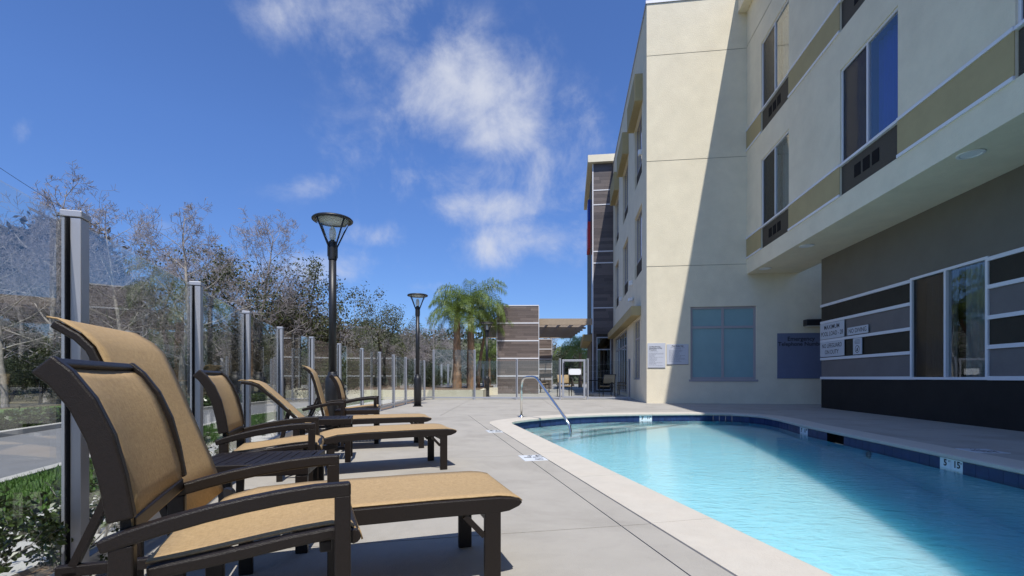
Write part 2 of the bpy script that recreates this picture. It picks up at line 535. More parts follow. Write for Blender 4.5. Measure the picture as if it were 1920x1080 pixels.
def text_mesh(body, size, align='CENTER', bold=0.0):
    key = (body, size, align, bold)
    if key in TXT: return TXT[key]
    cu = bpy.data.curves.new('lettering', 'FONT')
    cu.body = body; cu.size = size; cu.align_x = align; cu.align_y = 'CENTER'; cu.extrude = 0.0006; cu.offset = bold
    cu.resolution_u = 3
    o = bpy.data.objects.new('lettering', cu)
    COL.objects.link(o)
    bpy.context.view_layer.update()
    dg = bpy.context.evaluated_depsgraph_get()
    me = bpy.data.meshes.new_from_object(o.evaluated_get(dg))
    bpy.data.objects.remove(o); bpy.data.curves.remove(cu)
    TXT[key] = me
    return me


def text(body, size, m, parent, mtx, align='CENTER', name='lettering', sx=1.0, bold=0.0):
    """mtx maps text x,y,z(out) to the parent's space."""
    me = text_mesh(body, size, align, bold)
    if not me.materials: me.materials.append(m)
    o = bpy.data.objects.new(name, me); COL.objects.link(o)
    o.parent = parent
    o.matrix_local = mtx @ Matrix.Diagonal((sx, 1, 1, 1))
    return o


def frame_mtx(origin, xax, zax):
    """text frame: x along xax, y = up in plane, z = zax (towards the reader)."""
    x = Vector(xax).normalized(); z = Vector(zax).normalized(); y = z.cross(x)
    return Matrix(((x.x, y.x, z.x, origin[0]), (x.y, y.y, z.y, origin[1]), (x.z, y.z, z.z, origin[2]), (0, 0, 0, 1)))


# ------------------------------------------------------------------ fence line, used by ground and fence
FENCE = [(-1.27, .48), (-1.72, 1.85), (-2.15, 3.2), (-2.60, 4.60), (-2.97, 6.02), (-3.19, 7.48), (-3.29, 8.95), (-3.32, 10.4),
         (-3.34, 11.85), (-3.345, 13.28), (-3.36, 14.85), (-3.345, 16.3), (-3.30, 17.7), (-3.04, 18.2)]
BACKLINE = [(-3.04, 18.2), (-1.45, 18.2), (.186, 18.2), (1.86, 18.2)]
POOL = [(1.98, -1.0), (1.32, 2.16), (.05, 8.30), (-.02, 8.62), (-.03, 8.88), (.06, 9.14), (.37, 9.55), (.94, 10.08), (1.40, 10.42),
        (2.2, 10.78), (3.14, 11.0), (4.2, 11.12), (4.75, 11.08), (5.12, 10.93), (5.38, 10.65), (5.50, 10.25), (5.45, 9.6),
        (5.20, 8.4), (4.20, .2), (4.05, -1.0)]


def catmull(P, n=6):
    return P


def seg_len(a, b): return math.hypot(b[0] - a[0], b[1] - a[1])


def offset_ring(P, d):
    """offset a closed polygon outward (P is clockwise here -> outward is to the left of travel)."""
    out = []
    n = len(P)
    for i in range(n):
        a, b, c = P[i - 1], P[i], P[(i + 1) % n]
        e1 = Vector((b[0] - a[0], b[1] - a[1])).normalized(); e2 = Vector((c[0] - b[0], c[1] - b[1])).normalized()
        n1 = Vector((-e1.y, e1.x)); n2 = Vector((-e2.y, e2.x))
        m = (n1 + n2).normalized()
        k = d / max(.35, m.dot(n1))
        out.append((b[0] + m.x * k, b[1] + m.y * k))
    return out


def resample(P, step, closed=True):
    pts = P + [P[0]] if closed else P
    out = []
    for a, b in zip(pts[:-1], pts[1:]):
        l = seg_len(a, b); k = max(1, int(round(l / step)))
        for j in range(k):
            out.append((a[0] + (b[0] - a[0]) * j / k, a[1] + (b[1] - a[1]) * j / k))
    if not closed: out.append(P[-1])
    return out


def in_poly(x, y, P):
    c = False
    n = len(P)
    for i in range(n):
        x1, y1 = P[i]; x2, y2 = P[i - 1]
        if (y1 > y) != (y2 > y) and x < (x2 - x1) * (y - y1) / (y2 - y1) + x1: c = not c
    return c


# ------------------------------------------------------------------ ground, road, path, lawns
def line_x(y):                     # inner edge of the footpath outside the fence
    if y < 3: return -2.18
    if y < 10: return -2.18 - (y - 3) / 7 * 2.0
    return -4.18


YS = [-12, -6, -2, 0, 1.5, 3, 4, 5, 6.5, 8, 10, 13, 17, 22, 30, 45, 70]


def strip(name, o1, o2, z, m, ys=YS, th=None):
    mb = MB()
    for a, b in zip(ys[:-1], ys[1:]):
        p = [(line_x(a) - o1, a), (line_x(a) - o2, a), (line_x(b) - o2, b), (line_x(b) - o1, b)]
        if th: mb.prism(p[::-1], z - th, z)
        else: mb.quad(*[(x, y, z) for x, y in p])
    return mb.build(name, m)


g = MB()
g.quad((-900, -300, -.06), (900, -300, -.06), (900, 1500, -.06), (-900, 1500, -.06))
# the terrain sheet has the pool's hole far inside its middle: keep it below the basin there
gm = MB()
xs = [-900, -40, -6.9, 30, 900]; ysg = [-300, -12, 70, 1500]
tag(strip('planting_strip', -1.0, 0.0, -.035, M_soil), kind='structure')
tag(strip('footpath', 0.0, .84, -.012, M_path, th=.03), kind='structure')
tag(strip('lawn', .84, 1.74, -.02, M_lawn), kind='structure')
tag(strip('kerb', 1.74, 1.86, 0.0, M_kerb, th=.12), kind='structure')
tag(strip('road', 1.86, 4.35, -.05, M_asphalt), kind='structure')
k2 = strip('kerb', 4.35, 4.50, .03, M_kerb, th=.12); tag(k2, kind='structure')
tag(strip('lawn', 4.50, 9.5, .0, M_lawn), kind='structure')
gm.v = []
big = [(-900, -300), (900, -300), (900, 1500), (-900, 1500)]
hole = [(-13, -11.9), (14.5, -11.9), (14.5, 69), (-13, 69)]
V = [(x, y, -.045) for x, y in big + hole]
gm.add(V, [(0, 1, 5, 4), (1, 2, 6, 5), (2, 3, 7, 6), (3, 0, 4, 7)])
tag(gm.build('ground', M_ground), kind='structure')

# hills far behind the trees
hm = MB()
nx, ny = 60, 14
for j in range(ny + 1):
    for i in range(nx + 1):
        x = -320 + 640 * i / nx; y = 75 + 220 * j / ny
        t = j / ny
        hgt = 16 * math.sin(min(1, t * 1.6) * math.pi / 2) * (0.55 + .45 * math.sin(x * .021 + 2.2) + .18 * math.sin(x * .09 + 1))
        lift = 1.25 if x < -20 else (0.55 if x > 30 else 1.25 - .7 * (x + 20) / 50)
        hm.v.append((x, y, -.3 + max(0, hgt) * lift * min(1, t * 4)))
for j in range(ny):
    for i in range(nx):
        a = j * (nx + 1) + i
        hm.f.append((a, a + 1, a + nx + 2, a + nx + 1)); hm.mi.append(0)
tag(hm.build('hills', M_hill, smooth=True), kind='structure')

# lawn blades along the strip by the path
gb = MB()
for _ in range(16000):
    y = rnd.uniform(.5, 11) if rnd.random() < .8 else rnd.uniform(11, 16)
    x = line_x(y) - rnd.uniform(.85, 1.73)
    h = rnd.uniform(.025, .07); a = rnd.uniform(0, 6.28); w = .006
    dx, dy = math.cos(a) * w, math.sin(a) * w
    lx, ly = rnd.uniform(-.025, .025), rnd.uniform(-.025, .025)
    gb.add([(x - dx, y - dy, -.02), (x + dx, y + dy, -.02), (x + lx, y + ly, -.02 + h)], [(0, 1, 2)])
tag(gb.build('grass', M_grass), kind='stuff')

# ------------------------------------------------------------------ pool deck, cut into slabs
RING_MID = offset_ring(POOL, .20)
DECK_OUT = [(-1.0, -8), (14.3, -8), (14.3, 60), (-7.0, 60), (-7.0, 19.0)] + [(x - .10, y) for x, y in FENCE[::-1]]
dv = [Vector(p) for p in DECK_OUT] + [Vector(p) for p in RING_MID]
n0 = len(DECK_OUT)
de = [(i, (i + 1) % n0) for i in range(n0)] + [(n0 + i, n0 + (i + 1) % len(RING_MID)) for i in range(len(RING_MID))]
cv, ce, cf, *_ = delaunay_2d_cdt(dv, de, [], 0, 1e-6)
base = bmesh.new()
bv = [base.verts.new((p.x, p.y, 0)) for p in cv]
for f in cf:
    cx = sum(cv[i].x for i in f) / 3; cy = sum(cv[i].y for i in f) / 3
    if in_poly(cx, cy, DECK_OUT) and not in_poly(cx, cy, RING_MID):
        try: base.faces.new([bv[i] for i in f])
        except ValueError: pass
bmesh.ops.recalc_face_normals(base, faces=base.faces)
under = bpy.data.meshes.new('deck_bed'); base.to_mesh(under)
under.materials.append(M_joint)
for v in under.vertices: v.co.z = -.010
deck = bpy.data.objects.new('pool_deck', under); COL.objects.link(deck)
tag(deck, kind='structure')


def cut(planes):
    """planes: list of (px, py, nx, ny); keeps the side where n points away."""
    bm = base.copy()
    for px, py, nx_, ny_ in planes:
        ge = bm.verts[:] + bm.edges[:] + bm.faces[:]
        bmesh.ops.bisect_plane(bm, geom=ge, plane_co=(px, py, 0), plane_no=(nx_, ny_, 0), clear_outer=True, dist=1e-5)
        if not bm.faces: break
    return bm


def slab(planes):
    bm = cut(planes)
    if not bm.faces:
        bm.free(); return
    r = bmesh.ops.extrude_face_region(bm, geom=bm.faces[:])
    up = [e for e in r['geom'] if isinstance(e, bmesh.types.BMVert)]
    me = bpy.data.meshes.new('slab')
    for v in bm.verts: v.co.z = -.008
    for v in up: v.co.z = 0.0
    bmesh.ops.recalc_face_normals(bm, faces=bm.faces)
    bm.to_mesh(me); bm.free()
    me.materials.append(M_concrete)
    link('slab', me, deck)


gap = .004
# joint running alongside the pool's left edge, then joints across
J0, J1 = (.09, 5.32), (.765, 2.01)
jd = Vector((J0[0] - J1[0], J0[1] - J1[1])).normalized(); jn = Vector((jd.y, -jd.x))     # jn points to the pool
cross = [-8, -3.4, .45, 2.72, 5.25, 7.9, 10.95, 14.0, 18.15, 22.5, 27, 33, 60]
cslope = .10
for a, b in zip(cross[:-1], cross[1:]):
    lo = (0.4, a + gap, -cslope * -1, -1.0)
    # crossing joints tilt a little, square to the left edge of the pool
    n_lo = (-jd.x * -1, -jd.y * -1)
    if b <= 10.95:
        lo_p = (J1[0], a + gap, -jd.x, -jd.y); hi_p = (J1[0], b - gap, jd.x, jd.y)
        slab([lo_p, hi_p, (J0[0] - jn.x * gap, J0[1] - jn.y * gap, jn.x, jn.y)])
        slab([lo_p, hi_p, (J0[0] + jn.x * gap, J0[1] + jn.y * gap, -jn.x, -jn.y), (2.6, 0, 1, 0)])
    else:
        if a < 10.95 + 1e-6: lo_p = (J1[0], a + gap, -jd.x, -jd.y)
        else: lo_p = (0, a + gap, 0, -1)
        if a <= 10.95: hi_p = (0, b - gap, 0, 1)
        else: hi_p = (0, b - gap, 0, 1)
        for x0, x1 in ((-8, -1.6), (-1.6, 1.2), (1.2, 4.3), (4.3, 15)):
            if a < 11:
                planes = [lo_p, hi_p, (x0 + gap, 0, -1, 0), (x1 - gap, 0, 1, 0), (2.6, 0, 1, 0)]
                if x0 >= 2.6: continue
            else:
                planes = [lo_p, hi_p, (x0 + gap, 0, -1, 0), (x1 - gap, 0, 1, 0)]
            slab(planes)
# shaded walk between pool and building (building axes)
PHI = math.atan2(-.1218, .9926)
U = Vector((.1218, .9926)); W = Vector((.9926, -.1218))
A0 = Vector((4.47, 15.58))
rs = [-26, -20, -15.6, -12.4, -9.3, -6.2, -3.1, 0]
for a, b in zip(rs[:-1], rs[1:]):
    pa = A0 + U * (a + gap); pb = A0 + U * (b - gap)
    slab([(pa.x, pa.y, -U.x, -U.y), (pb.x, pb.y, U.x, U.y), (2.6 + gap, 0, -1, 0), (0, 14.0, 0, 1)])
base.free()

# ------------------------------------------------------------------ swimming pool
pool = tag(empty('swimming_pool', (2.6, 5.5, 0)), 'kidney cornered swimming pool with pale coping and navy waterline tiles', 'pool')
PO = Vector((2.6, 5.5, 0))


def rel(P, o=PO): return [(x - o.x, y - o.y) for x, y in P]


FINE = resample(POOL, .16)
ring_in = FINE
ring_out = offset_ring(FINE, .39)
# coping stones
pos = 0.0; start = 0; stones = []
acc = 0
for i in range(len(FINE)):
    acc += seg_len(FINE[i], FINE[(i + 1) % len(FINE)])
    if acc > 1.22 or i == len(FINE) - 1:
        stones.append((start, i + 1)); start = i + 1; acc = 0
for s0, s1 in stones:
    mb = MB(); idx = [k % len(FINE) for k in range(s0, s1 + 1)]
    vs = []
    for q, k in enumerate(idx):
        f = 0.0
        if q == 0 or q == len(idx) - 1:
            k2_ = idx[1] if q == 0 else idx[-2]
            f = .0022 / max(.02, seg_len(FINE[k], FINE[k2_]))
        else: k2_ = k
        pi = Vector(ring_in[k]).lerp(Vector(ring_in[k2_]), f); po = Vector(ring_out[k]).lerp(Vector(ring_out[k2_]), f)
        o_ = (po - pi).normalized()
        pin = pi - o_ * .025
        prof = [(po, -.004), (po, .010), (pi + o_ * .06, .014), (pi, .012), (pin, .002), (pin, -.030), (pi + o_ * .01, -.045)]
        vs += [(p.x - PO.x, p.y - PO.y, z) for p, z in prof]
    m_ = 7
    for q in range(len(idx) - 1):
        for j in range(m_ - 1):
            mb_f = (q * m_ + j, q * m_ + j + 1, (q + 1) * m_ + j + 1, (q + 1) * m_ + j)
            mb.f.append(mb_f); mb.mi.append(0)
    mb.v = vs
    mb.f.append(tuple(range(m_))); mb.mi.append(0)
    e = (len(idx) - 1) * m_
    mb.f.append(tuple(e + j for j in range(m_ - 1, -1, -1))); mb.mi.append(0)
    mb.build('coping_stone', M_coping, pool, smooth=False)

# waterline tiles (0.15 m), three white depth markers and the skimmer mouth among them
tiles = resample(POOL, .155)
TI = offset_ring(tiles, .012)
tile_z0, tile_z1 = -.185, -.046


def nearest_tile(x, y):
    return min(range(len(tiles)), key=lambda k: (tiles[k][0] - x) ** 2 + (tiles[k][1] - y) ** 2)


k5 = nearest_tile(4.83, 5.26)
k5b = (k5 + 1) % len(tiles)
k3 = nearest_tile(3.05, 10.98); k3b = k3 + 1
k3r = nearest_tile(5.20, 8.55); k3rb = k3r + 1
ksk = nearest_tile(5.085, 7.47)
white = {k5, k5b, k3, k3b, k3r, k3rb}
skim = {ksk, ksk - 1, ksk + 1}
for k in range(len(tiles)):
    a, b = TI[k], TI[(k + 1) % len(TI)]
    mid = ((a[0] + b[0]) / 2, (a[1] + b[1]) / 2)
    if mid[1] < -.6: continue
    if k in skim: continue
    d = Vector((b[0] - a[0], b[1] - a[1])); l = d.length; d.normalize(); nrm = Vector((-d.y, d.x))   # outward
    mb = MB()
    jt = .0018
    p = [Vector(a) + d * jt, Vector(b) - d * jt]
    th = rnd.uniform(.010, .0115)
    v = []
    for q in p:
        for off in (0.02, 0.02 - th - .009):
            for z in (tile_z0, tile_z1):
                w = q + nrm * off
                v.append((w.x - PO.x, w.y - PO.y, z))
    mb.add(v, [(0, 1, 3, 2), (4, 6, 7, 5), (2, 3, 7, 6), (0, 4, 5, 1), (1, 5, 7, 3), (0, 2, 6, 4)])
    o = mb.build('tile', M_white_tile if k in white else M_tile, pool)
    if k in white:
        ts = {k5: ('5', .10), k5b: ('15', .10), k3: ('3\'', .10), k3b: ('11"', .085), k3r: ('3\'', .10), k3rb: ('11"', .085)}[k]
        inw = -nrm
        ctr = Vector(mid) + nrm * (0.02 - th - .009 - .0014)
        M4 = frame_mtx((ctr.x - PO.x, ctr.y - PO.y, (tile_z0 + tile_z1) / 2 + .018), (d.x, d.y, 0), (inw.x, inw.y, 0))
        if d.to_3d().cross(Vector((0, 0, 1))).dot(inw.to_3d()) < 0: pass
        text(ts[0], ts[1], M_ink, o, M4, sx=.95, bold=.003)
        if k in (k5, k5b):
            M5 = frame_mtx((ctr.x - PO.x + d.x * .058, ctr.y - PO.y + d.y * .058, tile_z1 - .028),
                           (d.x, d.y, 0), (inw.x, inw.y, 0))
            text('FT' if k == k5 else 'M', .028, M_ink, o, M5, name='unit_lettering')
# skimmer mouth
d_ = (Vector(TI[(ksk + 2) % len(TI)]) - Vector(TI[ksk - 1])); ln = d_.length; d_.normalize(); n_ = Vector((-d_.y, d_.x))
a_ = Vector(TI[ksk - 1]) - PO.to_2d()
mb = MB()
pp = [a_ + n_ * .13, a_ + d_ * ln + n_ * .13]
for q0, q1, z0, z1, o0, o1 in ((0, ln, tile_z0 - .02, tile_z1, .13, .15),):
    P4 = [a_ + d_ * q0 + n_ * o0, a_ + d_ * q1 + n_ * o0, a_ + d_ * q1 + n_ * o1, a_ + d_ * q0 + n_ * o1]
    mb.prism([(p.x, p.y) for p in P4], z0, z1)
for q in (0, ln - .008):
    P4 = [a_ + d_ * q, a_ + d_ * (q + .008), a_ + d_ * (q + .008) + n_ * .13, a_ + d_ * q + n_ * .13]
    mb.prism([(p.x, p.y) for p in P4], tile_z0 - .02, tile_z1)
mb.build('skimmer_mouth', M_rubber, pool)

# basin walls and sloping floor
BR = offset_ring(FINE, .008)


def floor_z(x, y):
    t = max(0, min(1, (9.3 - y) / 7.5))
    return -.26 - .12 * t - .58 * t * t


mb = MB()
n = len(BR)
for k, (x, y) in enumerate(BR):
    mb.v.append((x - PO.x, y - PO.y, tile_z0 + .004)); mb.v.append((x - PO.x, y - PO.y, floor_z(x, y)))
for k in range(n):
    if k in (): continue
    q = (k + 1) % n
    mb.f.append((2 * k, 2 * q, 2 * q + 1, 2 * k + 1)); mb.mi.append(0)
cvv, _, cff, *_ = delaunay_2d_cdt([Vector(p) for p in BR] + [Vector((x, y)) for x in (2.2, 3, 3.8) for y in (1, 2.5, 4, 5.5, 7, 8.5)],
                                  [(i, (i + 1) % n) for i in range(n)], [], 1, 1e-6)
b0 = len(mb.v)
for p in cvv: mb.v.append((p.x - PO.x, p.y - PO.y, floor_z(p.x, p.y)))
for f in cff: mb.f.append(tuple(b0 + i for i in f)); mb.mi.append(0)
mb.build('basin', M_plaster, pool)
# entry steps in the far left corner
cn = Vector((.649, -.761)); c0 = Vector((-.03, 8.88))


def clip_half(P, off):
    out = []
    for i in range(len(P)):
        p, q = Vector(P[i]), Vector(P[(i + 1) % len(P)])
        dp, dq = cn.dot(p - c0) - off, cn.dot(q - c0) - off
        if dp <= 0: out.append((p.x, p.y))
        if dp * dq < 0:
            e = p.lerp(q, dp / (dp - dq)); out.append((e.x, e.y))
    return out


for wd, z in ((.34, -.185), (.68, -.215), (1.02, -.245)):
    P = rel(clip_half(BR, wd))
    mb = MB(); mb.prism(P[::-1], z - .3, z)
    st = mb.build('entry_step', M_plaster, pool)
    fr = [p for p in P if abs(cn.dot(Vector(p) + PO.to_2d() - c0) - wd) < 1e-4]
    if len(fr) == 2:
        a_, b_ = Vector(fr[0]), Vector(fr[1]); mb = MB()
        q = [a_, b_, b_ - cn * .045, a_ - cn * .045]
        mb.add([(p.x, p.y, z + .004) for p in q], [(0, 1, 2, 3)]); mb.build('edge_trim', M_tile, st)
mb = MB(); mb.lathe([(.055, 0), (.055, .012), (.030, .016), (.028, .004), (0, .004)], 20)
o = mb.build('return_inlet', M_plaster, pool); o.location = (4.965 - PO.x, 6.53 - PO.y, -.225); o.rotation_euler = (0, R(-90), R(-7))

# water surface
mb = MB()
wr = offset_ring(FINE, .004)
WZ = -.150
mb.add([(x, y, WZ) for x, y in wr], [tuple(range(len(wr)))])
water = mb.build('water', water_mat())
if water.data.polygons[0].normal.z < 0: water.data.flip_normals()
tag(water, kind='structure')

# depth markers set into the deck
def deck_marker(cx, cy, ang, rows, label, size):
    t = tag(empty('depth_marker', (cx, cy, 0), ang), label, 'depth marker', 'depth markers set flush in the deck')
    mb = MB(); mb.box(-size * .62, size * .62, -size * .62, size * .62, -.002, .004); mb.build('plate', M_white_tile, t)
    for i, s_ in enumerate(rows):
        if s_ == 'O':
            mb = MB()
            for q in range(24):
                w0, w1 = 2 * math.pi * q / 24, 2 * math.pi * (q + 1) / 24
                r0, r1 = size * .13, size * .165
                cy_ = -size * .38
                mb.quad((r0 * math.cos(w0), cy_ + r0 * math.sin(w0), .0052), (r1 * math.cos(w0), cy_ + r1 * math.sin(w0), .0052),
                        (r1 * math.cos(w1), cy_ + r1 * math.sin(w1), .0052), (r0 * math.cos(w1), cy_ + r0 * math.sin(w1), .0052))
            mb.quad((-size * .12, -size * .47, .0053), (-size * .09, -size * .5, .0053), (size * .12, -size * .29, .0053), (size * .09, -size * .26, .0053))
            mb.build('no_diving_symbol', M_ink, t)
        else:
            text(s_, size * (.34, .185)[i], M_ink, t, Matrix.Translation((0, size * (.36, .06)[i], .0055)), bold=.0015)


jang = math.atan2(jd.y, jd.x)
deck_marker(.262, 4.97, jang - R(90), ["4' 6\"", 'NO DIVING', 'O'], 'square white depth marker tile beside the pool coping in front of the seats', .27)
deck_marker(-.235, 7.42, jang - R(90), ["3' 11\"", 'NO DIVING', 'O'], 'far white depth marker tile by the left pool corner', .26)
deck_marker(5.45, 5.44, math.atan2(U.y, U.x) + R(90), ["5 FT", 'NO DIVING', 'O'], 'white depth marker tile in the shaded walk behind the right coping', .26)

# pool handrail
hr = tag(empty('pool_handrail', (.2, 10.04, 0)), 'bent steel handrail rising from the deck into the pool steps', 'handrail')
p0 = Vector((0, 0, 0)); p1 = Vector((.90, -1.36, 0))
dirh = p1.normalized(); Lh = p1.length
prof = [(0, .0), (0, .62), (.01, .72), (.05, .80), (.12, .845), (.22, .86), (.40, .865), (.50, .855), (.58, .82), (.66, .75), (1.20, .30), (1.46, .085),
        (1.56, -.02), (1.60, -.12), (1.61, -.25), (1.61, -.42)]
mb = MB(); mb.tube([dirh * a + Vector((0, 0, z)) for a, z in prof], .026, 12)
mb.build('rail', M_steel, hr, smooth=True)
mb = MB(); mb.lathe([(.065, .0), (.065, .012), (.035, .03), (.030, .05)], 20); mb.build('base_flange', M_steel, hr, smooth=True)

# ------------------------------------------------------------------ hotel building (local axes: x along the wing front, y along the long side)
hotel = tag(empty('hotel_building', (A0.x, A0.y, 0), PHI),
            'cream stucco hotel with ochre bands, dark striped ground floor and recessed windows', 'building')


def wall_grid(mb, axis, pos, a0, a1, z0, z1, holes, depth, sgn, mi=0):
    """wall plane with openings. axis 'y': plane y=pos, a = x; axis 'x': plane x=pos, a = y. sgn: reveal direction."""
    A = sorted({a0, a1, *[h[0] for h in holes], *[h[1] for h in holes]})
    Z = sorted({z0, z1, *[h[2] for h in holes], *[h[3] for h in holes]})
    A = [a for a in A if a0 <= a <= a1]; Z = [z for z in Z if z0 <= z <= z1]
    P = (lambda a, z, d=0: (a, pos + sgn * d, z)) if axis == 'y' else (lambda a, z, d=0: (pos + sgn * d, a, z))
    for i in range(len(A) - 1):
        for j in range(len(Z) - 1):
            ca, cz = (A[i] + A[i + 1]) / 2, (Z[j] + Z[j + 1]) / 2
            if any(h[0] < ca < h[1] and h[2] < cz < h[3] for h in holes): continue
            mb.quad(P(A[i], Z[j]), P(A[i + 1], Z[j]), P(A[i + 1], Z[j + 1]), P(A[i], Z[j + 1]), mi)
    for h in holes:
        a, b, c, d = h[:4]
        mb.quad(P(a, c), P(a, d), P(a, d, depth), P(a, c, depth), mi)
        mb.quad(P(b, c), P(b, d), P(b, d, depth), P(b, c, depth), mi)
        mb.quad(P(a, c), P(b, c), P(b, c, depth), P(a, c, depth), mi)
        mb.quad(P(a, d), P(b, d), P(b, d, depth), P(a, d, depth), mi)


def bar_frame(mb, axis, pos, th, a0, a1, z0, z1, w, verts=(), horis=()):
    """window frame of bars; verts: a positions; horis: (z) positions"""
    def bx(aa, ab, za, zb, o=0.0):
        if axis == 'y': mb.box(aa, ab, pos + o, pos + th, za, zb)
        else: mb.box(pos + o, pos + th, aa, ab, za, zb)
    bx(a0, a0 + w, z0, z1); bx(a1 - w, a1, z0, z1)
    bx(a0 + w, a1 - w, z0, z0 + w); bx(a0 + w, a1 - w, z1 - w, z1)
    for v in verts: bx(v - w / 2, v + w / 2, z0 + w, z1 - w)
    for z in horis:
        ed = [a0 + w] + [x for v in sorted(verts) for x in (v - w / 2, v + w / 2)] + [a1 - w]
        for q in range(0, len(ed), 2): bx(ed[q], ed[q + 1], z - w / 2, z + w / 2)


def pane(axis, pos, a0, a1, z0, z1, m, parent, name='pane', t=.008):
    mb = MB()
    if axis == 'y': mb.box(a0, a1, pos, pos + t, z0, z1)
    else: mb.box(pos, pos + t, a0, a1, z0, z1)
    return mb.build(name, m, parent)


def curtain(axis, pos, a0, a1, z0, z1, m, parent, amp=.03, waves=11):
    mb = MB(); nseg = waves * 6
    for i in range(nseg + 1):
        a = a0 + (a1 - a0) * i / nseg
        o = amp * math.sin(i / nseg * waves * 6.283) + .012 * math.sin(i * 1.7)
        for z in (z0, z1):
            mb.v.append((a, pos + o, z) if axis == 'y' else (pos + o, a, z))
    for i in range(nseg):
        mb.f.append((2 * i, 2 * i + 2, 2 * i + 3, 2 * i + 1)); mb.mi.append(0)
    return mb.build('curtain', m, parent, smooth=True)


FS = 3.48                       # storey height
ROOF = 13.35
# --- wing front
W1 = (1.40, 3.45, .79, 3.17)
mb = MB()
zj = [4.53, 8.02, 11.52]
zz = [0, *zj, ROOF - .10]
for i in range(4):
    lo = zz[i] + (.009 if i else 0); hi = zz[i + 1] - (.009 if i < 3 else 0)
    wall_grid(mb, 'y', 0, 0, 9.5, lo, hi, [W1] if i == 0 else [], .12, 1)
mb.build('front_wall', M_stucco, hotel)
mb = MB()
for z in zj: mb.box(0.004, 9.5, .010, .03, z - .02, z + .02)
mb.build('reveal_joint', M_reveal, hotel)
mb = MB(); mb.box(-.03, 9.6, -.03, .35, ROOF - .10, ROOF); mb.box(-.03, .3, .35, 12.0, ROOF - .10, ROOF); mb.build('parapet_cap', M_alu, hotel)
# --- wing side (faces away from the long facade)
side_cols = [(1.05, 2.89), (5.0, 7.0), (8.95, 10.8)]
holes = []
for (a, b) in side_cols:
    holes += [(a, b, 4.65, 7.05), (a, b, 4.65 + FS, 7.05 + FS)]
holes += [(1.55, 3.25, .77, 3.05), (5.3, 11.4, .12, 3.05)]
mb = MB(); wall_grid(mb, 'x', 0, 0, 12.05, 0, ROOF - .10, holes, .14, 1)
mb.build('side_wall', M_stucco, hotel)
mb = MB(); mb.box(.02, 9.5, .5, 12.0, ROOF - .6, ROOF - .5); mb.box(3.2, 9.5, -30, .5, ROOF - .62, ROOF - .52); mb.build('roof', M_roof, hotel)
mb = MB(); mb.box(.42, .46, .3, 12.0, .05, ROOF - .7); mb.box(.3, 9.0, .42, .46, .05, 4.2); mb.build('dark_room_backing', M_room, hotel)  # dark sheets behind the openings in place of shaded rooms
for i, (a, b) in enumerate(side_cols):
    for z in (4.65, 4.65 + FS):
        w = MB(); bar_frame(w, 'x', .09, .05, a, b, z + .62, z + 2.4, .05, [(a + b) / 2 + .1])
        wo = w.build('window', M_winframe, hotel)
        pane('x', .11, a + .05, b - .05, z + .67, z + 2.35, M_winglass, wo)
        curtain('x', .25, a + .05, b - .02, z + .6, z + 2.38, M_curtain_sky if i == 0 else M_curtain, wo, waves=8)
        gm_ = MB()
        gm_.box(.10, .12, a + .02, b - .02, z + .02, z + .60)
        for q in range(14): gm_.box(.075, .10, a + .02, b - .02, z + .04 + q * .04, z + .055 + q * .04)
        gm_.build('grille', M_grille, hotel)
    h = MB()
    h.box(-.27, -.002, a - .20, b + .20, 10.56, 11.5)
    h.build('window_hood', M_yellow, hotel)
# long canopy over the ground floor glazing
h = MB(); h.box(-.34, -.002, 1.25, 11.7, 3.09, 3.42); h.build('canopy', M_yellow, hotel)
w = MB(); bar_frame(w, 'x', .08, .06, 5.3, 11.4, .12, 3.05, .07, [6.3, 7.3, 8.3, 9.3, 10.3], [2.35])
wo = w.build('storefront_window', M_alu, hotel)
pane('x', .10, 5.36, 11.34, .18, 2.99, M_winglass, wo)
w = MB(); bar_frame(w, 'x', .08, .05, 1.55, 3.25, .77, 3.05, .06, [2.4], [2.35])
wo = w.build('window', M_winframe, hotel); pane('x', .10, 1.6, 3.2, .82, 3.0, M_winglass, wo)
curtain('x', .25, 1.6, 3.2, .8, 3.0, M_curtain, wo)
# flood lights and small wall boxes on the side
for (y_, z_) in ((3.35, 3.95),):
    f = MB(); f.box(-.18, -.03, y_ - .17, y_ + .17, z_ - .03, z_ + .10); f.box(-.04, 0, y_ - .06, y_ + .06, z_ - .02, z_ + .08)
    f.build('floodlight', M_white_fix, hotel, bevel=.02)
for (y_, z_) in ((3.6, 4.62), (7.6, 4.62), (1.1, 8.75)):
    f = MB(); f.box(-.12, 0, y_ - .08, y_ + .08, z_, z_ + .18); f.build('wall_box', M_white_fix, hotel, bevel=.01)
# wing front window (frosted), four lights
a, b, c, d = W1
w = MB(); bar_frame(w, 'y', .05, .05, a, b, c, d, .075, [(a + b) / 2], [2.50]); wo = w.build('window', M_winframe, hotel)
mid = (a + b) / 2
for (x0, x1) in ((a + .075, mid - .0375), (mid + .0375, b - .075)):
    for (z0, z1) in ((c + .075, 2.4625), (2.5375, d - .075)):
        pane('y', .075, x0, x1, z0, z1, M_frost, wo)
s_ = MB(); s_.box(a - .05, b + .05, -.02, .049, c - .07, c - .002); s_.build('window_sill', M_winframe, hotel)

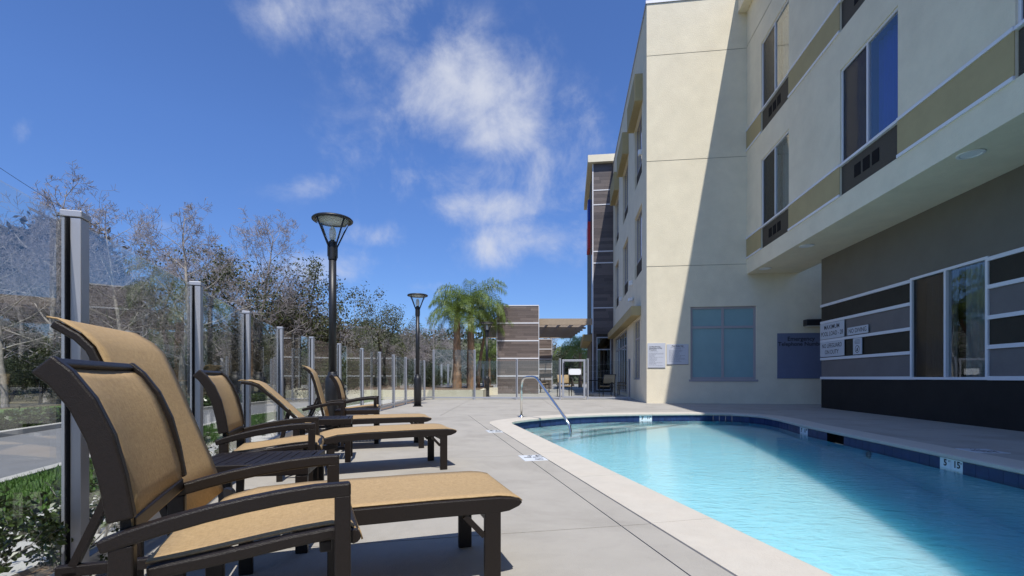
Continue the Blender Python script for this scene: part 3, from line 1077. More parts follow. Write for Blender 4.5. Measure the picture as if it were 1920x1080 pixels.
# --- long facade above the overhang
FX = 3.15
SOF = 4.20
fac_win = [(-2.944, -1.17), (-7.054, -5.286), (-11.0, -9.23), (-15.2, -13.4), (-19.3, -17.5)]
holes = []
for (a, b) in fac_win:
    for k in (0, 1): holes += [(a, b, 4.69 + FS * k, 7.36 + FS * k)]
mb = MB()
wall_grid(mb, 'x', FX, -30, 0, SOF, 11.54, holes, .12, 1)
wall_grid(mb, 'x', FX, -30, 0, 11.565, ROOF + .0, [], .12, 1)
mb.build('facade_wall', M_stucco, hotel)
mb = MB(); mb.box(FX + .01, FX + .03, -30, 0, 11.53, 11.575); mb.build('facade_joint', M_reveal, hotel)
mb = MB(); mb.box(FX - .27, FX - .001, -30, -.001, 12.67, ROOF + .03); mb.build('cornice', M_stucco, hotel)
mb = MB(); mb.box(FX - .29, FX + .3, -30, -.001, ROOF + .031, ROOF + .07); mb.build('cornice_cap', M_alu, hotel)
mb = MB(); mb.box(FX + .001, 4.75, -30, -.002, SOF - .002, SOF + .06); mb.build('soffit', M_stucco, hotel)
mb = MB(); mb.box(FX + .62, FX + .66, -30, .0, SOF + .07, ROOF - .7); mb.build('dark_room_backing', M_room, hotel)
for i, (a, b) in enumerate(fac_win[:4]):
    for k in (0, 1):
        z0 = 4.69 + FS * k
        w = MB(); bar_frame(w, 'x', FX + .03, .06, a, b, z0 + .67, z0 + 2.67, .045, [(a + b) / 2 + .02])
        wo = w.build('window', M_strip, hotel)
        m_ = (a + b) / 2 + .02
        pane('x', FX + .055, a + .045, m_ - .022, z0 + .715, z0 + 2.625, M_winglass, wo)
        p_ = pane('x', FX + .050, m_ + .022, b - .045, z0 + .715, z0 + 2.625, M_screen, wo, 'insect_screen')
        pane('x', FX + .075, m_ + .022, b - .045, z0 + .715, z0 + 2.625, M_winglass, wo)
        curtain('x', FX + .28, a + .03, m_ + .05, z0 + .68, z0 + 2.66, M_curtain_sky if i == 1 else M_curtain, wo, waves=7)
        curtain('x', FX + .36, b - .35, b - .03, z0 + .68, z0 + 2.66, M_curtain, wo, waves=4)
        s_ = MB(); s_.box(FX - .02, FX + .089, a, b, z0 + .625, z0 + .668); s_.build('window_sill', M_strip, hotel)
        gm_ = MB(); gm_.box(FX + .07, FX + .09, a + .01, b - .01, z0 + .01, z0 + .62)
        for q in range(20): gm_.box(FX + .03, FX + .07, a + .01, b - .01, z0 + .020 + q * .03, z0 + .043 + q * .03)
        go = gm_.build('grille', M_grille, hotel)
        gm_ = MB()
        for q in range(3):
            y0_ = a + .55 + q * .28; gm_.box(FX + .022, FX + .03, y0_, y0_ + .2, z0 + .2, z0 + .45)
        gm_.build('louvre_panel', M_rubber, go)
# ochre bands with pale edge strips between the windows
edges = [0] + [v for (a, b) in fac_win for v in (b, a)] + [-30]
for k in (0, 1):
    z0 = 4.69 + FS * k
    for i in range(0, len(edges), 2):
        y1, y0 = edges[i], edges[i + 1]
        if y1 - y0 < .05: continue
        m2 = MB(); m2.box(FX - .012, FX - .001, y0 + .002, y1 - .002, z0 + .045, z0 + .625); bo = m2.build('band_panel', M_yellow, hotel)
        m2 = MB(); m2.box(FX - .03, FX - .001, y0 + .002, y1 - .002, z0 - .01, z0 + .043)
        m2.box(FX - .03, FX - .001, y0 + .002, y1 - .002, z0 + .627, z0 + .68); m2.build('band_edge', M_strip, bo)
# recessed lights in the soffit
for (x, y) in ((6.86, 7.02), (7.47, 11.9), (7.76, 14.38)):
    v = Vector((x, y)) - A0
    lx, ly = v.dot(W), v.dot(U)
    m2 = MB(); m2.lathe([(.165, -.001), (.165, -.014), (.13, -.017), (.12, -.006), (.112, -.004)], 28, lx, ly)
    o = m2.build('downlight', M_white_fix, hotel, smooth=False); o.location.z = SOF - .003
    m2 = MB(); m2.prism([(lx + .115 * math.cos(k * math.pi / 14), ly + .115 * math.sin(k * math.pi / 14)) for k in range(28)], -.002, .0); q = m2.build('lens', M_sign_white, o); q.location.z = -.006

# --- striped ground floor wall
GX = 4.546; GY = -1.739
WIN = (-7.10, -5.265)                      # y range of the window
Wz = (.84, 2.90)
mb = MB(); wall_grid(mb, 'x', GX, -30, GY, 2.90, SOF - .004, [], .1, 1)
mb.quad((GX, GY, 0), (9.5, GY, 0), (9.5, GY, SOF - .004), (GX, GY, SOF - .004))
mb.build('upper_wall', M_grey, hotel)
rows = [(.87, 1.335, M_row_mid), (1.405, 1.835, M_row_dark), (1.905, 2.355, M_row_mid), (2.425, 2.83, M_row_dark)]
spans = [(-30, WIN[0]), (WIN[1], GY)]
for z0, z1, m_ in rows:
    for (a, b) in spans:
        m2 = MB(); m2.box(GX - .0, GX + .08, a, b - .001 if b == GY else b, z0, z1); m2.build('wall_panel', m_, hotel)
for z in (.84, 1.37, 1.87, 2.39, 2.865):
    for (a, b) in spans:
        m2 = MB(); m2.box(GX - .035, GX + .08, a, b + (.004 if b == GY else 0), z - .034, z + .034); m2.build('trim_strip', M_strip, hotel)
m2 = MB(); m2.box(GX - .004, GX + .08, -30, GY + .002, 0, .804); m2.build('plinth', M_base_dark, hotel)
w = MB(); a, b = WIN
mdl = GX * 0 + (-6.18)
bar_frame(w, 'x', GX - .03, .10, a, b, Wz[0] - .03, Wz[1] + .02, .05, [mdl]); wo = w.build('window', M_strip, hotel)
pane('x', GX + .02, a + .05, mdl - .025, Wz[0] + .02, Wz[1] - .03, M_winglass, wo)
pane('x', GX + .03, mdl + .025, b - .05, Wz[0] + .02, Wz[1] - .03, M_winglass, wo)
pane('x', GX + .01, mdl + .025, b - .05, Wz[0] + .02, Wz[1] - .03, M_screen, wo, 'insect_screen')
curtain('x', GX + .22, a + .02, a + .75, Wz[0], Wz[1], M_curtain, wo, waves=6)
curtain('x', GX + .26, mdl + .1, b - .05, Wz[0], Wz[1], M_curtain, wo, waves=9)
m2 = MB(); m2.box(GX + .6, GX + .64, -12, GY - .4, .05, SOF - .1); m2.build('dark_room_backing', M_room, hotel)

# --- plank clad stair tower at the far end of the wing
TX0, TX1, TY0, TY1, TZ = -1.19, .02, 12.06, 19.5, 13.45


def plank_wall(axis, pos, a0, a1, z0, z1, hgt, m, parent, sgn, lmin=.7, lmax=1.5, hole=None):
    mb = MB(); z = z0
    while z < z1 - .01:
        zt = min(z + hgt, z1); a = a0; first = True
        while a < a1 - .01:
            l = rnd.uniform(lmin, lmax) * (rnd.uniform(.3, 1) if first else 1); first = False
            e = min(a + l, a1)
            if a1 - e < .15: e = a1
            o = rnd.uniform(.012, .018)
            ok = not (hole and a < hole[1] and e > hole[0] and z < hole[3] and zt > hole[2])
            segs = [(a, e)] if ok else [(a, min(e, hole[0])), (max(a, hole[1]), e)]
            for (s0, s1) in segs:
                if s1 - s0 < .02: continue
                p0, p1 = pos, pos + sgn * o
                if axis == 'y': mb.box(s0 + .002, s1 - .002, p0, p1, z + .002, zt - .003)
                else: mb.box(p0, p1, s0 + .002, s1 - .002, z + .002, zt - .003)
            a = e
        z = zt
    o = mb.build('planks', m, parent); o['kind'] = 'stuff'
    return o


mb = MB(); mb.box(TX0, TX1, TY0, TY1, 0, TZ); mb.build('tower_wall', M_row_dark, hotel)
thole = (TX0 + .22, TX1 - .14, 0, 3.25)
for (z0, z1) in ((0, 4.92), (4.99, 7.57), (7.63, 8.25), (8.31, 11.0), (11.06, 11.85), (11.91, TZ)):
    plank_wall('y', TY0, TX0 + .06, TX1 - .02, z0, z1, .19, M_plank_d, hotel, -1, hole=thole if z0 == 0 else None)
mb = MB()
for z in (4.955, 7.60, 8.28, 11.03, 11.88): mb.box(TX0 + .05, TX1 - .01, TY0 - .035, TY0 - .001, z - .03, z + .03)
mb.box(TX0 - .02, TX0 + .045, TY0 - .03, TY0 - .001, 0, TZ)
mb.build('trim_strip', M_strip, hotel)
w = MB(); bar_frame(w, 'y', TY0 - .05, .045, thole[0], thole[1], .1, 3.24, .06, [], [2.5]); wo = w.build('window', M_alu, hotel)
pane('y', TY0 - .025, thole[0] + .06, thole[1] - .06, .16, 3.18, glass_mat('dark_glass', (.10, .11, .12), 1.5), wo)
mb = MB(); mb.box(TX0 - .28, TX1 + 1.0, TY0 - .28, TY1 + .2, TZ + .002, TZ + .42); mb.build('tower_roof', M_stucco, hotel)
mb = MB(); mb.box(TX0 - .05, TX0 - .002, TY0 + .9, TY1 - .3, .0, TZ - .6); 
so = mb.build('side_panel', M_grey, hotel)
mb = MB(); mb.box(TX0 - .03, TX0 - .001, TY0 + .06, TY0 + .8, 3.5, TZ - .6); mb.build('stair_window', glass_mat('stair_glass', (.25, .3, .36), 1.6, boost=1.5), hotel)
mb = MB(); mb.box(TX0 - .55, TX0 - .001, TY0 + .5, TY1, 3.05, 3.45); mb.build('canopy', M_yellow, hotel)
# projecting sign on the tower, blue over red
sg = tag(empty('wall_sign', tuple((A0 + W * (TX0 - .16) + U * (TY0 + 2.4)).to_3d() + Vector((0, 0, 8.6))), PHI),
         'blue and red sign panel projecting high on the plank clad tower', 'sign')
mb = MB(); mb.box(-.05, .10, -.7, .7, 2.0, 3.4); mb.build('blue_panel', M_blue, sg)
mb = MB(); mb.box(-.07, .10, -.9, .9, .35, 1.96); mb.build('red_panel', M_red, sg)

# ------------------------------------------------------------------ signs on the walls
def L2W(lx, ly, z): 
    p = A0 + W * lx + U * ly
    return (p.x, p.y, z)


def front_sign(name, lx0, lx1, z0, z1, m, label):
    t = tag(empty(name, L2W((lx0 + lx1) / 2, -.002, (z0 + z1) / 2), PHI), label, 'sign', 'signs on the hotel walls')
    mb = MB(); hw, hh = (lx1 - lx0) / 2, (z1 - z0) / 2
    mb.box(-hw, hw, -.018, 0, -hh, hh); mb.build('plate', m, t)
    return t, hw, hh


def fm(x, z, out=.0186): return frame_mtx((x, -out, z), (1, 0, 0), (0, -1, 0))


t, hw, hh = front_sign('wall_sign', .03, .60, 1.165, 1.99, M_sign, 'pale instruction sign nearest the lit wall corner with a three line bold heading')
for i, s_ in enumerate(('Cardiopulmonary', 'Resuscitation (CPR)', 'Procedures')):
    text(s_, .055, M_ink, t, fm(-hw + .05, hh - .12 - i * .052), 'LEFT', 'heading', sx=.92, bold=.0015)
mb = MB(); r2 = random.Random(5)
z = hh - .29
while z > -hh + .06:
    x = -hw + .05
    end = hw - .05 - r2.uniform(0, .3)
    while x < end:
        l = r2.uniform(.02, .07); mb.box(x, min(x + l, end), -.0192, -.0182, z, z + .008); x += l + .012
    z -= .026 if r2.random() < .75 else .05
mb.build('small_print', M_ink_grey, t)
mb = MB(); mb.box(-hw + .006, hw - .02, -.0195, -.0182, -hh + .004, -hh + .016); mb.build('bottom_rule', M_ink, t)
t, hw, hh = front_sign('wall_sign', .645, 1.33, 1.275, 1.95, M_sign, 'pale rules sign half in shadow between the corner sign and the frosted window')
text('Pool Area Use', .062, M_ink, t, fm(0, hh - .06), 'CENTER', 'heading', bold=.002)
text('Use of pool area is limited to guests', .030, M_ink, t, fm(0, hh - .115), 'CENTER', 'heading')
text('of the hotel only', .030, M_ink, t, fm(0, hh - .15), 'CENTER', 'heading')
mb = MB(); z = hh - .20
while z > -hh + .05:
    x = -hw + .07; end = hw - .07 - r2.uniform(0, .25)
    while x < end:
        l = r2.uniform(.02, .07); mb.box(x, min(x + l, end), -.0192, -.0182, z, z + .009); x += l + .012
    z -= .030 if r2.random() < .8 else .05
mb.build('small_print', M_ink_grey, t)
mb = MB(); mb.box(-hw, hw, -.0195, -.0182, -hh, -hh + .012); mb.build('bottom_rule', M_ink, t)
t, hw, hh = front_sign('wall_sign', 4.08, 5.62, .82, 2.27, M_sign_blue, 'large blue grey emergency telephone sign partly hidden by the striped wall')
for i, s_ in enumerate(('Emergency', 'Telephone Number')):
    text(s_, .185 if i == 0 else .172, M_ink, t, fm(-.06, hh - .185 - i * .165), 'CENTER', 'lettering', bold=.003)
# sconce above it
t = tag(empty('wall_sconce', L2W(5.2, -.002, 2.58), PHI), 'flat dark box shaped wall lamp above the emergency telephone sign', 'wall lamp')
mb = MB(); mb.box(-.36, .36, -.30, -.04, -.10, .10); mb.build('housing', M_black, t, bevel=.012)
mb = MB(); mb.box(-.12, .12, -.04, 0, -.07, .07); mb.build('mount', M_black, t)
mb = MB(); mb.box(-.33, .33, -.28, -.06, -.106, -.101); mb.build('lens', M_sign_white, t)


def grey_sign(s0, s1, z0, z1, label):
    """sign on the striped wall; s measured from the wall's far corner towards the viewer."""
    y = GY - (s0 + s1) / 2
    t = tag(empty('wall_sign', L2W(GX - .036, y, (z0 + z1) / 2), PHI), label, 'sign', 'signs on the hotel walls')
    mb = MB(); hw, hh = (s1 - s0) / 2, (z1 - z0) / 2
    mb.box(-.014, 0, -hw, hw, -hh, hh); mb.build('plate', M_sign, t)
    return t, hw, hh


def gmx(s, z): return frame_mtx((-.0146, -s, z), (0, -1, 0), (-1, 0, 0))


t, hw, hh = grey_sign(.03, 1.19, 1.915, 2.345, 'pale sign reading maximum pool load in the upper row')
text('MAXIMUM', .165, M_ink, t, gmx(0, .095), sx=.98, bold=.001)
text('POOL LOAD - 28', .165, M_ink, t, gmx(0, -.085), sx=.86, bold=.001)
t, hw, hh = grey_sign(1.34, 2.17, 1.925, 2.115, 'small pale no diving sign between stripes beside the pool load sign')
text('NO DIVING', .150, M_ink, t, gmx(0, -.002), sx=.93, bold=.001)
t, hw, hh = grey_sign(.03, 1.19, 1.425, 1.83, 'pale sign reading no lifeguard on duty in the lower row')
text('NO LIFEGUARD', .160, M_ink, t, gmx(0, .09), sx=.86, bold=.001)
text('ON DUTY', .160, M_ink, t, gmx(0, -.085), sx=.92, bold=.001)
t, hw, hh = grey_sign(1.58, 1.93, 1.425, 1.825, 'narrow pale sign with a crossed circle symbol under the no diving sign')
mb = MB()
for q in range(28):
    w0, w1 = 6.2832 * q / 28, 6.2832 * (q + 1) / 28
    for (r0, r1, cz, k) in ((.078, .092, -.07, 1.0),):
        mb.quad((-.0150, r0 * math.cos(w0), cz + r0 * math.sin(w0)), (-.0150, r1 * math.cos(w0), cz + r1 * math.sin(w0)),
                (-.0150, r1 * math.cos(w1), cz + r1 * math.sin(w1)), (-.0150, r0 * math.cos(w1), cz + r0 * math.sin(w1)))
mb.quad((-.0152, -.06, -.018), (-.0152, -.05, -.008), (-.0152, .06, -.122), (-.0152, .05, -.132))
mb.box(-.0149, -.0143, -.02, .02, -.12, -.05); mb.lathe([(0, 0), (.018, 0)], 10)
mb.v = [(v[0], v[1], v[2]) for v in mb.v]
mb.build('prohibition_symbol', M_ink, t)
for i, s_ in enumerate(('NO DIARRHEA', 'SWIM SAFE')):
    pass
mb = MB()
for z in (.15, .12, .09, .06): mb.box(-.0150, -.0143, -.12 + abs(z - .1) * .4, .12 - abs(z - .1) * .6, z, z + .012)
mb.build('small_print', M_ink_grey, t)

# ------------------------------------------------------------------ glass fence
fence = tag(empty('glass_fence', (-3.0, 9, 0)), 'clear glass pool fence on silver posts behind the lounge seats', 'fence')
FO = Vector((-3.0, 9, 0))


def post_mesh(h, w=.062, d=.062):
    p = MB(); p.box(-w / 2, w / 2, -d / 2, d / 2, 0, h - .028)
    me = p.mesh('post', M_alu)
    c = MB(); c.box(-w / 2 - .004, w / 2 + .004, -d / 2 - .004, d / 2 + .004, h - .026, h); cme = c.mesh('cap', M_alu)
    g_ = MB(); g_.box(-w * .30, -w * .04, -d / 2 - .004, -d / 2 + .001, .10, h - .03)
    g_.box(-w * .30, -w * .04, d / 2 - .001, d / 2 + .003, .10, h - .03); gme = g_.mesh('gasket', M_rubber)
    return me, cme, gme


PM = {1.50: post_mesh(1.50), 1.93: post_mesh(1.93, .075, .075), 1.58: post_mesh(1.58, .075, .075)}


def add_post(x, y, h, rz, parent=fence, o0=FO):
    me, cme, gme = PM[h]
    p = link('post', me, parent, .002, 2); p.location = (x - o0.x, y - o0.y, 0); p.rotation_euler.z = rz
    link('cap', cme, p, .003, 2); link('gasket', gme, p)
    return p


def add_panel(a, b, z0, z1, rails, parent=fence, o0=FO):
    d = Vector((b[0] - a[0], b[1] - a[1])); l = d.length; ang = math.atan2(d.y, d.x)
    mx = ((a[0] + b[0]) / 2 - o0.x, (a[1] + b[1]) / 2 - o0.y, 0)
    g_ = MB(); g_.box(-l / 2 + .03, l / 2 - .03, .008, .018, z0, z1)
    go = g_.build('glass_panel', M_glass, parent); go.location = mx; go.rotation_euler.z = ang
    r_ = MB()
    for z in rails: r_.box(-l / 2 + .033, l / 2 - .033, -.022, .022, z, z + .062)
    ro = r_.build('rail', M_alu, parent, bevel=.003); ro.location = mx; ro.rotation_euler.z = ang


for i, (x, y) in enumerate(FENCE):
    a = FENCE[max(0, i - 1)]; b = FENCE[min(len(FENCE) - 1, i + 1)]
    rz = math.atan2(b[1] - a[1], b[0] - a[0]) - R(90)
    h = 1.93 if i == len(FENCE) - 1 else 1.50
    add_post(x, y, h, 0 if h > 1.6 else rz)
for a, b in zip(FENCE[:-1], FENCE[1:]): add_panel(a, b, .125, 1.47, [.062])
for i, (x, y) in enumerate(BACKLINE[1:]):
    add_post(x, y, (1.93, 1.58, 1.58)[i], 0)
add_panel(BACKLINE[0], BACKLINE[1], .10, 1.93, [.04]); add_panel(BACKLINE[1], BACKLINE[2], .10, 1.50, [.04])
add_panel(BACKLINE[2], BACKLINE[3], .10, 1.52, [.04])
add_post(2.93, 18.2, 1.58, 0); add_post(4.55, 18.2, 1.58, 0)
add_panel((2.93, 18.2), (4.55, 18.2), .10, 1.50, [.04])

gate = tag(empty('pool_gate', (2.39, 18.17, 0)), 'silver framed glass gate with dark latch at the far end of the deck', 'gate')
mb = MB(); bar_frame(mb, 'y', -.03, .06, -.45, .45, .06, 1.55, .075); mb.build('frame', M_alu, gate, bevel=.004)
pane('y', -.004, -.38, .38, .13, 1.48, M_glass, gate, 'glass_panel')
mb = MB(); mb.box(-.405, -.355, -.08, -.031, .95, 1.38); mb.box(-.41, -.35, -.085, -.031, 1.36, 1.42); mb.build('latch', M_black, gate)
mb = MB(); mb.box(.45, .475, -.03, .03, .25, .35); mb.build('hinge', M_black, gate); mb = MB(); mb.box(.45, .475, -.03, .03, 1.25, 1.35); mb.build('hinge', M_black, gate)
t = tag(empty('gate_sign', (2.43, 18.15, .85)), 'blank white plate bolted on the glass of the pool gate', 'sign')
mb = MB(); mb.box(-.24, .24, -.012, 0, .11, .34); mb.build('plate', M_sign_white, t)
mb = MB()
for x in (-.21, .21):
    for z in (.13, .32): mb.box(x - .012, x + .012, -.018, -.0125, z - .012, z + .012)
mb.build('bolts', M_ink, t)

# ------------------------------------------------------------------ furniture
def lounge_parts():
    return None


def make_chair():
    """high backed club chair; local x points to the back, origin on the floor between the front legs."""
    r = empty('club_chair')
    w = .51; hy = w / 2; tb = .030
    arm = [(-.024, .578), (.06, .578), (.14, .572), (.22, .562), (.30, .549), (.38, .532), (.45, .514), (.50, .499)]
    back = [(.452, .30), (.452, .42), (.455, .535), (.470, .63), (.490, .718), (.521, .795), (.557, .850), (.587, .879)]
    for s in (-1, 1):
        y0, y1 = s * hy, s * (hy - tb)
        ya, yb = min(y0, y1), max(y0, y1)
        m = MB(); m.box(-.0235, .0155, ya, yb, 0, .546); m.build('front_leg', M_bronze, r, bevel=.004)
        m = MB(); m.ribbon(arm, [.037, .037, .037, .037, .037, .037, .036, .030], ya - .0012, yb + .0012, off=-.0185); m.build('arm', M_bronze, r, bevel=.006)
        m = MB(); m.ribbon([(.462, 0), (.456, .2), (.455, .48)], .046, ya + s * -.002, yb + s * -.002); m.build('rear_leg', M_bronze, r, bevel=.004)
        yi0, yi1 = sorted((s * (hy - .040), s * (hy - .068)))
        m = MB(); m.ribbon([(-.03, .427), (.02, .439), (.12, .431), (.28, .411), (.42, .398)], .034, yi0, yi1); m.build('seat_rail', M_bronze, r, bevel=.008)
        yo0, yo1 = sorted((s * (hy - .001), s * (hy - .028)))
        m = MB(); m.ribbon(back[2:], .050, yo0, yo1); m.build('back_rail', M_bronze, r, bevel=.005)
    m = MB(); m.ribbon([(.575, .863), (.590, .878)], .046, -hy + .0285, hy - .0285); m.build('top_rail', M_bronze, r, bevel=.005)
    m = MB(); m.box(.435, .465, -hy + .03, hy - .03, .50, .535); m.box(.02, .05, -hy + .062, hy - .062, .385, .415)
    m.box(.40, .43, -hy + .062, hy - .062, .355, .385); m.build('cross_bar', M_bronze, r, bevel=.004)
    # slings sag a little between the rails
    def sling(pts, half, name, sag, nseg=8):
        m = MB(); K = nseg
        for i, (x, z) in enumerate(pts):
            a = pts[max(0, i - 1)]; b = pts[min(len(pts) - 1, i + 1)]
            tx, tz = b[0] - a[0], b[1] - a[1]; l = math.hypot(tx, tz); nx_, nz_ = -tz / l, tx / l
            for q in range(K + 1):
                y = -half + 2 * half * q / K
                f = max(0, 1 - (y / (half - .028)) ** 2)
                env = math.sin(math.pi * min(1, max(0, i / (len(pts) - 1))))
                d = -sag * f * (.06 + .94 * env)
                m.v.append((x + nx_ * d, y, z + nz_ * d))
        for i in range(len(pts) - 1):
            for q in range(K):
                p = i * (K + 1) + q
                m.f.append((p, p + 1, p + K + 2, p + K + 1)); m.mi.append(0)
        o = m.build(name, M_sling, r, smooth=True)
        so = o.modifiers.new('thickness', 'SOLIDIFY'); so.thickness = .005; so.offset = 0
        return o
    sling([(-.058, .408), (-.052, .430), (-.028, .449), (.02, .460), (.10, .455), (.18, .446), (.28, .433), (.36, .424), (.425, .419)], hy - .060, 'seat_sling', .012)
    m = MB(); m.tube([(-.034, -hy + .041, .424), (-.034, hy - .041, .424)], .019, 12); m.build('front_bar', M_bronze, r, bevel=.002)
    sling([(.438, .50), (.446, .58), (.462, .65), (.481, .722), (.509, .795), (.543, .848), (.567, .868)], hy - .029, 'back_sling', .016)
    return r


def make_chaise(top, arms=False, drop=.0):
    """sling chaise; origin at the foot end on the floor, x towards the head, hinge at x=1.15; top=(x,z) of the raised back."""
    r = empty('chaise_lounge')
    w = .54; hy = w / 2; t = .028; SZ = .374
    X1, Z1 = top
    seat = [(-.046, SZ - .027), (-.034, SZ - .015), (.0, SZ - .006), (.05, SZ), (.30, SZ + .002), (.80, SZ - .002), (1.0, SZ - .012), (1.10, SZ - .035), (1.16, SZ - .06)]
    hx, hz = 1.15, SZ - .015
    dx, dz = X1 - hx, Z1 - hz
    L_ = math.hypot(dx, dz); ux, uz = dx / L_, dz / L_; nx_, nz_ = -uz, ux       # normal towards the sitter
    bk = []
    for f, b in ((0, .0), (.2, .006), (.45, .006), (.70, .005), (.85, .0), (.92, -.020), (1.0, -.063)):
        # slight belly to the front, then the top curls backwards
        bk.append((hx + dx * f + nx_ * b, hz + dz * f + nz_ * b))
    for s in (-1, 1):
        ya, yb = sorted((s * hy, s * (hy - t)))
        m = MB(); m.ribbon(seat, [.020, .034, .052, .062, .062, .062, .060, .052, .034], ya, yb, off='top'); m.build('seat_rail', M_bronze, r, bevel=.005)
        ya2, yb2 = sorted((s * (hy - t - .002), s * (hy - t - .028)))
        m = MB(); m.ribbon(bk, .026, ya, yb, off='top'); m.build('back_rail', M_bronze, r, bevel=.006)
        m = MB(); m.box(.045, .111, ya + .001, yb - .001, 0, SZ - .055); lg = m.build('front_leg', M_bronze, r, bevel=.004)
        m = MB(); m.ribbon([(.112, SZ - .15), (.19, SZ - .065)], .022, ya + .006, yb - .006); m.build('leg_brace', M_bronze, lg)
        m = MB(); m.box(1.02, 1.075, ya2, yb2, 0, SZ - .04); m.build('rear_leg', M_bronze, r, bevel=.004)
        m = MB(); m.ribbon([(1.0, SZ - .11), (1.22, SZ - .13), (1.48, SZ - .13)], .035, ya2, yb2); m.build('rear_rail', M_bronze, r, bevel=.004)
        m = MB(); m.box(1.42, 1.465, ya2, yb2, 0, SZ - .13); m.build('head_leg', M_bronze, r, bevel=.004)
        m = MB(); m.tube([(1.13, s * (hy - .02), hz - .02), (1.13, s * (hy + .022), hz - .02)], .030, 14); m.build('hinge_knob', M_black, r, smooth=False)
        q = (hx + dx * .42 - nx_ * .02, hz + dz * .42 - nz_ * .02)
        m = MB(); m.ribbon([(q[0], q[1]), (min(1.45, q[0] + .16), SZ - .115)], .022, ya2, yb2); m.build('back_strut', M_bronze, r)
        if arms:
            a = [(.955, .572), (1.02, .576), (1.10, .570), (1.20, .552), (1.30, .530), (1.40, .505)]
            m = MB(); m.ribbon(a, [.037, .037, .037, .037, .037, .032], ya + s * .004, yb + s * .004, off=-.0185); m.build('arm', M_bronze, r, bevel=.006)
            m = MB(); m.box(.957, .993, ya + .002 + s * .004, yb - .002 + s * .004, .02, .54); m.build('arm_post', M_bronze, r, bevel=.004)
    m = MB(); m.box(.055, .10, -hy + t, hy - t, SZ - .10, SZ - .065); m.box(.55, .58, -hy + t, hy - t, SZ - .062, SZ - .035)
    m.box(1.03, 1.065, -hy + .06, hy - .06, SZ - .14, SZ - .11); m.box(1.425, 1.46, -hy + .06, hy - .06, .10, .135)
    m.build('cross_bar', M_bronze, r, bevel=.004)

    def sling(pts, half, name, sag, cover=0.0):
        m = MB(); K = 10
        for i, (x, z) in enumerate(pts):
            a = pts[max(0, i - 1)]; b = pts[min(len(pts) - 1, i + 1)]
            tx, tz = b[0] - a[0], b[1] - a[1]; l = math.hypot(tx, tz); mx_, mz_ = -tz / l, tx / l
            for q in range(K + 1):
                y = -half + 2 * half * q / K
                f = max(0, 1 - (y / (half - .024)) ** 2)
                env = math.sin(math.pi * i / (len(pts) - 1)) ** .5
                d = .004 - sag * f * env
                m.v.append((x + mx_ * d, y, z + mz_ * d))
        for i in range(len(pts) - 1):
            for q in range(K):
                p = i * (K + 1) + q
                m.f.append((p, p + 1, p + K + 2, p + K + 1)); m.mi.append(0)
        o = m.build(name, M_sling, r, smooth=True)
        so = o.modifiers.new('thickness', 'SOLIDIFY'); so.thickness = .005; so.offset = 0
    sling([(x, z) for x, z in seat[:-1]] + [(1.13, SZ - .045)], hy - .016, 'seat_sling', .008)
    bs = [(x + nx_ * .004, z + nz_ * .004) for x, z in bk]
    e = bs[-1]
    bs.append((e[0] + ux * .012 - nx_ * .022, e[1] + uz * .012 - nz_ * .022))
    sling(bs, hy - .003, 'back_sling', .008)
    return r


def make_table():
    r = empty('side_table')
    W_, D_ = .54, .42; TZ_ = .44
    m = MB()
    fr = [(-W_ / 2, W_ / 2, -D_ / 2, -D_ / 2 + .03), (-W_ / 2, W_ / 2, D_ / 2 - .03, D_ / 2), (-W_ / 2, -W_ / 2 + .03, -D_ / 2 + .03, D_ / 2 - .03),
          (W_ / 2 - .03, W_ / 2, -D_ / 2 + .03, D_ / 2 - .03)]
    for f in fr: m.box(f[0], f[1], f[2], f[3], TZ_ - .06, TZ_ - .001)
    m.build('frame', M_bronze, r, bevel=.004)
    ns = 11; x = -W_ / 2 + .0335; sw = (W_ - .067) / ns
    sm = MB(); sm.box(0, sw - .004, -D_ / 2 + .032, D_ / 2 - .032, TZ_ - .018, TZ_ - .002); sme = sm.mesh('slat', M_bronze)
    for i in range(ns):
        o = link('slat', sme, r, .002); o.location = (x + i * sw, 0, rnd.uniform(-.001, .001))
    for sx in (-1, 1):
        for sy in (-1, 1):
            m = MB(); x0, x1 = sorted((sx * (W_ / 2 - .004), sx * (W_ / 2 - .060))); y0, y1 = sorted((sy * (D_ / 2 - .004), sy * (D_ / 2 - .034)))
            m.box(x0, x1, y0, y1, 0, TZ_ - .062); m.build('leg', M_bronze, r, bevel=.004)
    m = MB(); m.box(-W_ / 2 + .06, W_ / 2 - .06, -.015, .015, .10, .13); m.build('stretcher', M_bronze, r, bevel=.003)
    return r


def place(o, near, theta, w):
    """near: floor position under the near front corner; theta: turn of the seat axis, degrees."""
    th = R(theta)
    a = Vector((-math.cos(th), -math.sin(th))); p = Vector((-math.sin(th), math.cos(th)))
    c = Vector(near) + p * (w / 2)
    o.location = (c.x, c.y, 0); o.rotation_euler = (0, 0, math.pi + th)
    return o


